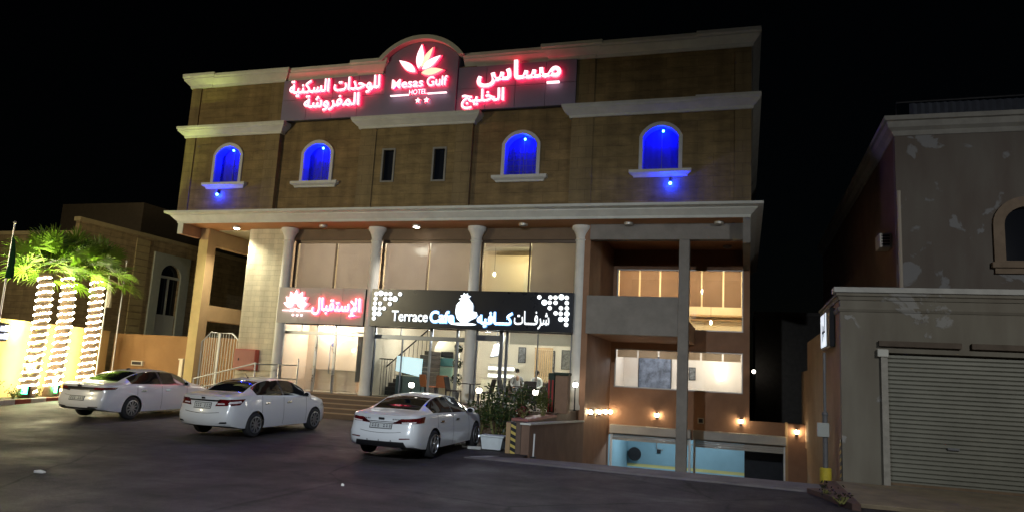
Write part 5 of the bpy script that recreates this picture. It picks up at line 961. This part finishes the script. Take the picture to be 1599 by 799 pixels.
M_red = mat('tail_red', (.17, .006, .010), .12, coat=1, var=.75, scale=14); M_dred = mat('tail_dark_red', (.045, .004, .006), .12, coat=1); M_bar = mat('dark_chrome', (.30, .34, .36), .15, 1); M_clear = mat('tail_clear', (.75, .70, .70), .1, coat=1); M_tyre = mat('tyre_rubber', (.018, .018, .02), .8); M_rim = mat('alloy', (.45, .46, .48), .3, .9); M_plate = mat('plate_white', (.50, .52, .52), .45); M_ink = mat('plate_ink', (.10, .10, .12), .5); M_seam = mat('panel_gap', (.02, .02, .022), .7); M_well = mat('wheel_well', (.008, .008, .009), .9); M_head = mat('headlamp_glass', (.55, .58, .6), .08, coat=1)
def car(name, lab, P, axle, rz, paint):
    L, W, H, wb, ro = P['L'], P['W'], P['H'], P['wb'], P['ro']; sc = L/4.55; zs_ = H/1.43; ws = W/1.775
    rt = root('parked_car', (axle[0]-math.cos(rz+math.pi/2)*ro, axle[1]-math.sin(rz+math.pi/2)*ro, G(axle[1])), lab, 'car', 'white cars parked in front of the hotel', rz)
    rt.rotation_euler.x = math.atan(.02) if axle[1] > 15 else 0
    Y = lambda l: [v*sc for v in l]; Z = lambda l: [v*zs_ for v in l]
    belt = pchip(Y(P['belt'][0]), Z(P['belt'][1])); topc = pchip(Y(P['top'][0]), Z(P['top'][1]))
    wid = pchip(Y([0, .06, .16, .35, .8, 1.6, 3.0, 3.7, 4.1, 4.35, 4.5, 4.55]), [v*ws for v in (.70, .775, .83, .862, .884, .8875, .8875, .875, .84, .74, .60, .50)])
    rail = pchip(Y([0, .5, .9, 1.6, 2.4, 3.0, 3.5, 4.2, 4.55]), [v*ws for v in (.66, .64, .60, .555, .56, .585, .64, .60, .42)])
    zb = pchip(Y([0, .5, 1.2, 3.4, 4.2, 4.55]), Z([.30, .22, .19, .19, .20, .24]))
    rp_ = pchip(Z([.2, .30, .42, .52, .62, .70, .80, .90, .99, 1.06]), P.get('rear', [.12, .06, .0, -.01, .005, .045, .07, .085, .06, .13])); fp_ = pchip(Z([.2, .35, .5, .62, .75, 1.0]), [-.06, 0, .02, .0, -.1, -.3])
    ys_ = sorted(set([round(v, 4) for v in np.concatenate([np.linspace(0, .5, 14), np.linspace(.5, 4.05, 66), np.linspace(4.05, 4.55, 14)])*sc]+[round(v*sc, 4) for v in P['cuts']]))
    lowz = [0, .10, .25, .42, .58, .72, .84, .93, 1.0]; gl = [.07, .2, .4, .6, .8, .93, 1.0]; rf = [.93, .8, .6, .4, .2, 0]
    def section(y):
        w_, b_, t_, z0 = float(wid(y)), float(belt(y)), float(topc(y)), float(zb(y)); r_ = min(float(rail(y)), w_*.93); t_ = max(t_, b_+.02)
        out = [(0, z0, 0), (w_*.5, z0, 0), (w_*.86, z0, 0)]
        for q in lowz:
            z = z0+.02+(b_-z0-.02)*q; f = .955+.045*math.sin(math.pi*min(1, q*1.05)**.8) if q < 1 else .955
            if q > .84: f = np.interp(q, [.84, 1], [.985, .945])
            out.append((w_*f, z, 1))
        zr = b_+(t_-b_)*.88; ws0 = w_*.945
        for q in gl: out.append((ws0+(r_-ws0)*(q**1.15), b_+(zr-b_)*q, 2))
        for q in rf: out.append((r_*q, zr+(t_-zr)*(1-q*q), 3))
        return out
    J = len(section(1.0)); N = len(ys_)
    V = []; 
    for y in ys_:
        s_ = section(y); row = [(x, z) for x, z, k in s_]; full = [(-x, z) for x, z in row[::-1][1:]] if 0 else None
        kr = max(0, 1-y/(.7*sc))**1.5; kf = max(0, 1-(L-y)/(.5*sc))**1.5
        V.append([(x, y+float(rp_(z))*kr*sc+float(fp_(z))*kf, z) for x, z in row])
    mb = MB(); idx = {}
    def vid(i, j, sgn):
        x, y, z = V[i][j]; key = (i, j, 1 if x == 0 else sgn)
        if key not in idx: idx[key] = len(mb.v); mb.v.append((x*sgn, y, z))
        return idx[key]
    jb, jr = 3+len(lowz)-1, 3+len(lowz)+len(gl)-1
    sg0, sg1, bp = [v*sc for v in P['side']]; rw0, rw1 = [v*sc for v in P['rearwin']]; fw0, fw1 = [v*sc for v in P['windscreen']]
    for sgn in (1, -1):
        for i in range(N-1):
            ym = (ys_[i]+ys_[i+1])/2; gh = float(topc(ym))-float(belt(ym))
            for j in range(J-1):
                m = 0
                if j < 2: m = 4
                if jb < j < jr and sg0 < ym < sg1 and gh > .10*zs_:
                    m = 1 if abs(ym-bp) > .035 else 4
                if jb < j < jr and sg0 < ym < sg1 and gh <= .10*zs_: m = 0
                if j > jr and rw0 < ym < rw1: m = 2
                if j > jr and fw0 < ym < fw1: m = 3
                q = (vid(i, j, sgn), vid(i+1, j, sgn), vid(i+1, j+1, sgn), vid(i, j+1, sgn))
                mb.f.append(tuple(dict.fromkeys(q))); mb.m.append(m)
    # end caps: rows across the width, gently crowned
    for i, sg in ((0, -1), (N-1, 1)):
        cols = np.linspace(-1, 1, 15); grid = []
        for j in range(J):
            x, y, z = V[i][j]; rowv = []
            for c in cols:
                if x == 0: rowv.append(vid(i, j, 1)); continue
                if c == 1: rowv.append(vid(i, j, 1)); continue
                if c == -1: rowv.append(vid(i, j, -1)); continue
                mb.v.append((x*c, y+sg*.085*sc*(1-c*c)*min(1, x/.5), z)); rowv.append(len(mb.v)-1)
            grid.append(rowv)
        for j in range(J-1):
            for c in range(14):
                q = tuple(dict.fromkeys((grid[j][c], grid[j][c+1], grid[j+1][c+1], grid[j+1][c])))
                if len(q) >= 3: mb.f.append(q); mb.m.append(4 if j < 2 else 0)
    me = bpy.data.meshes.new('tmp'); me.from_pydata(mb.v, [], mb.f); me.polygons.foreach_set('material_index', mb.m)
    bm = bmesh.new(); bm.from_mesh(me); bmesh.ops.remove_doubles(bm, verts=bm.verts, dist=1e-5); bmesh.ops.recalc_face_normals(bm, faces=bm.faces); bm.to_mesh(me); bm.free()
    mats = [paint, M_tint, M_tint, M_tint, M_trim, M_well]
    for m in mats: me.materials.append(m)
    ob = bpy.data.objects.new('tmp', me); COL.objects.link(ob); tmp = [ob]
    R_ = P['wr']; ax = [ro, ro+wb]
    for y in ax:
        c = MB(); c.lathe([(R_+.055, -W/2-.2), (R_+.055, W/2+.2)], (0, y, R_), 40, 'x'); cm = bpy.data.meshes.new('c'); cm.from_pydata([(v[0], v[1], v[2]) for v in c.v], [], c.f)
        b0 = bmesh.new(); b0.from_mesh(cm); bmesh.ops.recalc_face_normals(b0, faces=b0.faces); b0.to_mesh(cm); b0.free()
        for m in mats: cm.materials.append(m)
        cm.polygons.foreach_set('material_index', [5]*len(cm.polygons)); co = bpy.data.objects.new('c', cm); COL.objects.link(co); tmp.append(co)
        md = ob.modifiers.new('b', 'BOOLEAN'); md.operation = 'DIFFERENCE'; md.object = co; md.solver = 'EXACT'
    bpy.context.view_layer.update(); ev = ob.evaluated_get(bpy.context.evaluated_depsgraph_get()); fm = bpy.data.meshes.new_from_object(ev)
    for o in tmp: bpy.data.objects.remove(o)
    vs = [v.co.copy() for v in fm.vertices]; fs = [tuple(p.vertices) for p in fm.polygons]; mi = [p.material_index for p in fm.polygons]
    bvh = BVHTree.FromPolygons(vs, fs)
    nrm = [v.normal.copy() for v in fm.vertices]
    names = {0: 'body', 1: 'side_window', 2: 'rear_window', 3: 'windscreen', 4: 'lower_trim', 5: 'wheel_well'}
    body = None
    groups = [(0, lambda c: True), (5, lambda c: c > 0), (5, lambda c: c < 0), (4, lambda c: True), (2, lambda c: True), (3, lambda c: True), (1, lambda c: c > 0), (1, lambda c: c < 0)]
    for k, cond in groups:
        sel = [f for f, m in zip(fs, mi) if m == k and cond(sum(vs[i].x for i in f))]
        if not sel: continue
        used = sorted({i for f in sel for i in f}); mp = {a: b for b, a in enumerate(used)}
        pm = bpy.data.meshes.new(names[k]); pm.from_pydata([vs[i] for i in used], [], [tuple(mp[i] for i in f) for f in sel]); pm.materials.append(mats[k])
        pm.shade_smooth(); pm.set_sharp_from_angle(angle=math.radians(42)); pm.normals_split_custom_set_from_vertices([nrm[i] for i in used]) if k in (1, 2, 3) else None
        o = bpy.data.objects.new(names[k], pm); COL.objects.link(o); o.parent = rt; ORI[o.name] = ORI[rt.name]
    # surface patches, ray cast on to the body
    def cast(o, d):
        h = bvh.ray_cast(Vector(o), Vector(d)); return h[0], h[1]
    def patch(nm, m, corners, mode, n=(16, 8), off=.006, parent=None, bow=0):
        """corners in (x,z) for mode 'rear', (angle,z) for 'wrap', (y,z) for side +1/-1"""
        a, b, c, d_ = [Vector(q) for q in corners]; rows = []
        for v in range(n[1]+1):
            row = []
            for u in range(n[0]+1):
                s, t = u/n[0], v/n[1]; q = (a*(1-s)+b*s)*(1-t)+(d_*(1-s)+c*s)*t; q = Vector((q.x, q.y+bow*4*s*(1-s)))
                if mode == 'rear': h, nn = cast((q.x, -1, q.y), (0, 1, 0))
                elif mode == 'wrap':
                    an = math.radians(q.x); dv = Vector((math.sin(an), -math.cos(an), 0)); h, nn = cast(Vector((0, .75*sc, q.y))+dv*3, -dv)
                elif mode == 'front':
                    an = math.radians(q.x); dv = Vector((math.sin(an), math.cos(an), 0)); h, nn = cast(Vector((0, L-.75*sc, q.y))+dv*3, -dv)
                elif mode == 'top': h, nn = cast((q.x, q.y, 3), (0, 0, -1))
                else: h, nn = cast((mode*3, q.x, q.y), (-mode, 0, 0))
                row.append((h+nn*off) if h is not None else None)
            rows.append(row)
        p = MB()
        for v in range(n[1]):
            for u in range(n[0]):
                q = [rows[v][u], rows[v][u+1], rows[v+1][u+1], rows[v+1][u]]
                if all(x is not None for x in q) and max((q[0]-q[2]).length, (q[1]-q[3]).length) < .35: p.add(q, [(0, 1, 2, 3)])
        if p.f: return p.build(nm, m, parent or rt, local=True, smooth=50)
    P['detail'](patch, sc, zs_, ws, rt)
    # panel gaps, handles, mirrors
    for sd in (1, -1):
        for y in P['gaps']:
            patch('door_gap', M_seam, [(y*sc-.006, .26*zs_), (y*sc+.006, .26*zs_), (y*sc+.006, float(belt(y*sc))-.01), (y*sc-.006, float(belt(y*sc))-.01)], sd, (1, 14), .003)
        for y in P['handles']: patch('door_handle', paint if P['L'] < 4.5 else M_chrome, [(y*sc, .80*zs_), (y*sc+.20, .80*zs_), (y*sc+.20, .835*zs_), (y*sc, .835*zs_)], sd, (4, 2), .028); patch('handle_recess', M_seam, [(y*sc-.01, .785*zs_), (y*sc+.21, .785*zs_), (y*sc+.21, .802*zs_), (y*sc-.01, .802*zs_)], sd, (4, 1), .005)
        my = P['mirror']*sc; mw = float(wid(my)); mz = float(belt(my))+.07
        mm = MB(); mm.sphere((sd*(mw+.07), my, mz), .11, 14, sc=(1.0, .62, .70)); mo_ = mm.build('wing_mirror', paint, rt, local=True, smooth=60); MB().box(sd*(mw-.06), sd*(mw+.05), my-.03, my+.03, mz-.06, mz-.02).build('mirror_stalk', M_trim, mo_, local=True)
        MB().sphere((sd*(mw+.07), my-.045, mz), .085, 12, sc=(1, .35, .7)).build('mirror_glass', M_tint, mo_, local=True, smooth=60)
        patch('headlight', M_head, [(sd*28, .60*zs_), (sd*78, .66*zs_), (sd*74, .74*zs_), (sd*30, .68*zs_)], 'front', (12, 4), .006)
    # wheels
    for y in ax:
        for sd in (1, -1):
            x = sd*(W/2-.115); tw = .105
            t = MB(); t.lathe([(R_*.66, -tw), (R_*.9, -tw*1.02), (R_*.97, -tw*.9), (R_, -tw*.6), (R_, tw*.6), (R_*.97, tw*.9), (R_*.9, tw*1.02), (R_*.66, tw)], (x, y, R_), 36, 'x'); wh = root('tmp', (0, 0, 0), None, None); bpy.data.objects.remove(wh)
            wl_ = t.build('wheel', M_tyre, rt, local=True, smooth=50)
            r = MB(); xo = x+sd*.098
            r.lathe([(R_*.70, 0), (R_*.70, sd*.03), (R_*.63, sd*.035), (R_*.60, -sd*.01)], (xo, y, R_), 32, 'x'); r.lathe([(.001, sd*.03), (.055, sd*.028), (.07, -sd*.01)], (xo, y, R_), 16, 'x')
            for k in range(P['spokes']):
                a = 2*math.pi*k/P['spokes']+.3; da = P['spw']; pts = []
                for rr, ww in ((.05, da), (R_*.64, da*.75)):
                    for q in (-1, 1): pts.append((rr*math.cos(a)-q*ww*math.sin(a), rr*math.sin(a)+q*ww*math.cos(a)))
                f = [(xo+sd*.022, y+p[0], R_+p[1]) for p in pts]+[(xo-sd*.02, y+p[0], R_+p[1]) for p in pts]; r.add(f, [(0, 1, 3, 2), (4, 6, 7, 5), (0, 2, 6, 4), (1, 5, 7, 3)])
            r.build('rim', M_rim, wl_, local=True, smooth=35); MB().lathe([(.001, 0), (R_*.64, 0), (R_*.64, .01), (.001, .01)], (xo-sd*.05, y, R_), 24, 'x').build('brake_disc', M_well, wl_, local=True)
    return rt
def plate_on(patch, z0, z1, hw):
    patch('plate_frame', M_seam, [(-hw-.018, z0-.016), (hw+.018, z0-.016), (hw+.018, z1+.016), (-hw-.018, z1+.016)], 'rear', (8, 3), .008)
    pl = patch('number_plate', M_plate, [(-hw, z0), (hw, z0), (hw, z1), (-hw, z1)], 'rear', (8, 3), .012)
    if pl:
        h = z1-z0
        for k in range(7):
            if k == 3: continue
            x = -hw*.82+k*hw*.27; patch('plate_mark', M_ink, [(x, z0+h*.2), (x+hw*.15, z0+h*.2), (x+hw*.15, z0+h*.45), (x, z0+h*.45)], 'rear', (2, 1), .016, pl); patch('plate_mark', M_ink, [(x, z0+h*.58), (x+hw*.13, z0+h*.58), (x+hw*.13, z0+h*.82), (x, z0+h*.82)], 'rear', (2, 1), .016, pl)
def det3(patch, sc, zs, ws, rt):
    for s in (1, -1):
        patch('tail_light', M_red, [(s*19, .80*zs), (s*68, .84*zs), (s*72, .97*zs), (s*33, .92*zs)], 'wrap', (26, 8), .010); patch('tail_lens', M_clear, [(s*34, .815*zs), (s*52, .84*zs), (s*52, .862*zs), (s*34, .842*zs)], 'wrap', (10, 3), .014); patch('tail_inner', M_dred, [(s*19.5, .807*zs), (s*34, .815*zs), (s*38, .85*zs), (s*31, .90*zs)], 'wrap', (10, 6), .013)
        patch('reflector', M_red, [(s*.50, .475*zs), (s*.74, .49*zs), (s*.74, .51*zs), (s*.50, .50*zs)], 'rear', (8, 2), .006)
    patch('lower_bumper', M_trim, [(-.66, .28*zs), (.66, .28*zs), (.60, .42*zs), (-.60, .42*zs)], 'rear', (24, 5), .008); plate_on(patch, .70*zs, .80*zs, .27)
    patch('trunk_crease', M_bar, [(-.58, .835*zs), (.58, .835*zs), (.58, .848*zs), (-.58, .848*zs)], 'rear', (24, 1), .004); patch('badge', M_chrome, [(-.075, .88*zs), (.075, .88*zs), (.075, .935*zs), (-.075, .935*zs)], 'rear', (4, 2), .008); patch('badge_inset', M_trim, [(-.045, .893*zs), (.045, .893*zs), (.045, .922*zs), (-.045, .922*zs)], 'rear', (4, 2), .011)
    for x0, n in ((-.46, 4), (.28, 5)):
        for k in range(n): patch('badge_letter', M_chrome, [(x0+.045*k, .885*zs), (x0+.045*k+.026, .885*zs), (x0+.045*k+.026, .915*zs), (x0+.045*k, .915*zs)], 'rear', (1, 1), .008)
    patch('boot_seam', M_seam, [(-.52, .63*zs), (.52, .63*zs), (.52, .638*zs), (-.52, .638*zs)], 'rear', (20, 1), .003, None, -.035)
    for x in (-.3, .0, .3): patch('parking_sensor', M_chrome, [(x-.014, .43*zs), (x+.014, .43*zs), (x+.014, .45*zs), (x-.014, .45*zs)], 'rear', (1, 1), .012)
    MB().tube([(.52, -.02, .27), (.52, .25, .27)], .035, 10).build('exhaust', M_chrome, rt, local=True, smooth=40)
def det2(patch, sc, zs, ws, rt):
    for s in (1, -1):
        patch('tail_light', M_red, [(s*26, .76*zs), (s*64, .80*zs), (s*76, .94*zs), (s*33, .93*zs)], 'wrap', (22, 8), .012); patch('tail_lens', M_clear, [(s*46, .825*zs), (s*68, .85*zs), (s*66, .90*zs), (s*48, .875*zs)], 'wrap', (12, 4), .016); patch('tail_lens', M_clear, [(s*30, .80*zs), (s*42, .81*zs), (s*41, .835*zs), (s*30, .83*zs)], 'wrap', (8, 2), .016)
        patch('reflector', M_trim, [(s*.56, .36*zs), (s*.76, .37*zs), (s*.76, .41*zs), (s*.60, .40*zs)], 'rear', (8, 2), .006)
    patch('trunk_bar', M_bar, [(-.50, .875*zs), (.50, .875*zs), (.50, .91*zs), (-.50, .91*zs)], 'rear', (22, 2), .014); plate_on(patch, .71*zs, .83*zs, .26); patch('badge', M_chrome, [(-.06, .925*zs), (.06, .925*zs), (.06, .97*zs), (-.06, .97*zs)], 'rear', (4, 2), .008)
    patch('boot_seam', M_seam, [(-.55, .62*zs), (.55, .62*zs), (.55, .63*zs), (-.55, .63*zs)], 'rear', (20, 1), .003, None, -.04); patch('lower_bumper', M_trim, [(-.62, .24*zs), (.62, .24*zs), (.60, .295*zs), (-.60, .295*zs)], 'rear', (20, 3), .006)
    MB().tube([(0, 1.62*sc, 1.405*zs), (0, 1.50*sc, 1.52*zs)], [.012, .006], 6).sphere((0, 1.62*sc, 1.41*zs), .03, 8).build('aerial', M_trim, rt, local=True)
def det1(patch, sc, zs, ws, rt):
    patch('light_bar', M_trim, [(-.62, .845*zs), (.62, .845*zs), (.62, .93*zs), (-.62, .93*zs)], 'rear', (26, 4), .008)
    for s in (1, -1):
        patch('tail_light', M_red, [(s*30, .85*zs), (s*66, .875*zs), (s*70, .93*zs), (s*34, .93*zs)], 'wrap', (20, 5), .014); patch('tail_inner', M_trim, [(s*24, .80*zs), (s*44, .83*zs), (s*46, .86*zs), (s*24, .86*zs)], 'wrap', (10, 3), .012)
        patch('exhaust_trim', M_chrome, [(s*.42, .36*zs), (s*.74, .37*zs), (s*.74, .395*zs), (s*.42, .385*zs)], 'rear', (10, 2), .010)
    plate_on(patch, .56*zs, .66*zs, .27); patch('badge', M_chrome, [(-.08, .935*zs), (.08, .935*zs), (.08, .985*zs), (-.08, .985*zs)], 'rear', (4, 2), .01); patch('chrome_strip', M_chrome, [(-.60, .835*zs), (.60, .835*zs), (.60, .845*zs), (-.60, .845*zs)], 'rear', (22, 1), .01)
    patch('lower_bumper', M_trim, [(-.70, .27*zs), (.70, .27*zs), (.66, .355*zs), (-.66, .355*zs)], 'rear', (24, 4), .008); patch('boot_seam', M_seam, [(-.55, .69*zs), (.55, .69*zs), (.55, .698*zs), (-.55, .698*zs)], 'rear', (20, 1), .003, None, -.03)
    MB().sphere((0, 1.62*sc, 1.40*zs), .06, 10, sc=(.5, 1.6, 1.0)).build('roof_fin', M_trim, rt, local=True, smooth=60)
BELT = [[0, .3, .8, 1.5, 2.4, 3.2, 3.7, 4.1, 4.4, 4.55], [.97, 1.0, 1.015, .985, .95, .93, .90, .82, .70, .62]]
TOP = [[0, .12, .35, .62, .95, 1.35, 1.75, 2.2, 2.65, 3.1, 3.55, 4.0, 4.35, 4.55], [.99, 1.035, 1.06, 1.085, 1.215, 1.355, 1.42, 1.43, 1.395, 1.235, 1.02, .93, .80, .68]]
paint = lambda nm, c: mat(nm, c, .28, coat=.8, spec=.5)
C3 = dict(L=4.78, W=1.86, H=1.47, wb=2.88, ro=1.02, wr=.33, belt=BELT, top=TOP, cuts=[.66, 1.40, 2.72, 3.46, .86, 3.18, 2.065, 2.135, 1.0], side=(.92, 3.2, 2.10), rearwin=(.66, 1.42), windscreen=(2.7, 3.46), gaps=(1.16, 2.10, 3.15), handles=(1.30, 2.25), mirror=3.02, spokes=5, spw=.034, detail=det3)
TOP2 = [[0, .12, .35, .70, 1.0, 1.35, 1.75, 2.2, 2.65, 3.15, 3.62, 4.0, 4.35, 4.55], [.99, 1.03, 1.05, 1.075, 1.22, 1.355, 1.42, 1.43, 1.40, 1.24, 1.0, .91, .78, .68]]
C2 = dict(L=4.80, W=1.86, H=1.57, wb=2.84, ro=1.04, wr=.325, belt=BELT, top=TOP2, cuts=[.74, 1.38, 2.76, 3.5, .95, 3.25, 2.115, 2.185, 1.05], side=(.98, 3.28, 2.15), rearwin=(.74, 1.40), windscreen=(2.72, 3.5), gaps=(1.22, 2.15, 3.22), handles=(1.34, 2.30), mirror=3.1, spokes=9, spw=.022, detail=det2)
C1 = dict(L=5.18, W=1.95, H=1.53, wb=3.0, ro=1.14, wr=.35, belt=BELT, top=TOP, cuts=[.66, 1.40, 2.72, 3.46, .86, 3.18, 2.065, 2.135, 1.0], side=(.92, 3.2, 2.10), rearwin=(.66, 1.42), windscreen=(2.7, 3.46), gaps=(1.16, 2.10, 3.15), handles=(1.30, 2.25), mirror=3.02, spokes=10, spw=.02, detail=det1)
car('car', 'white saloon nearest the camera, right of the three, with black lower rear bumper', C3, (-8.05, 17.05), math.radians(-.5), paint('white_paint_right', (.74, .76, .78)))
car('car', 'white saloon in the middle of the three, with chrome boot bar and roof aerial', C2, (-13.72, 17.9), math.radians(-1.5), paint('white_paint_middle', (.72, .73, .74)))
car('car', 'larger white saloon parked nearest the palms, with a full width dark light bar', C1, (-19.4, 19.3), math.radians(1), paint('white_paint_left', (.72, .72, .75)))
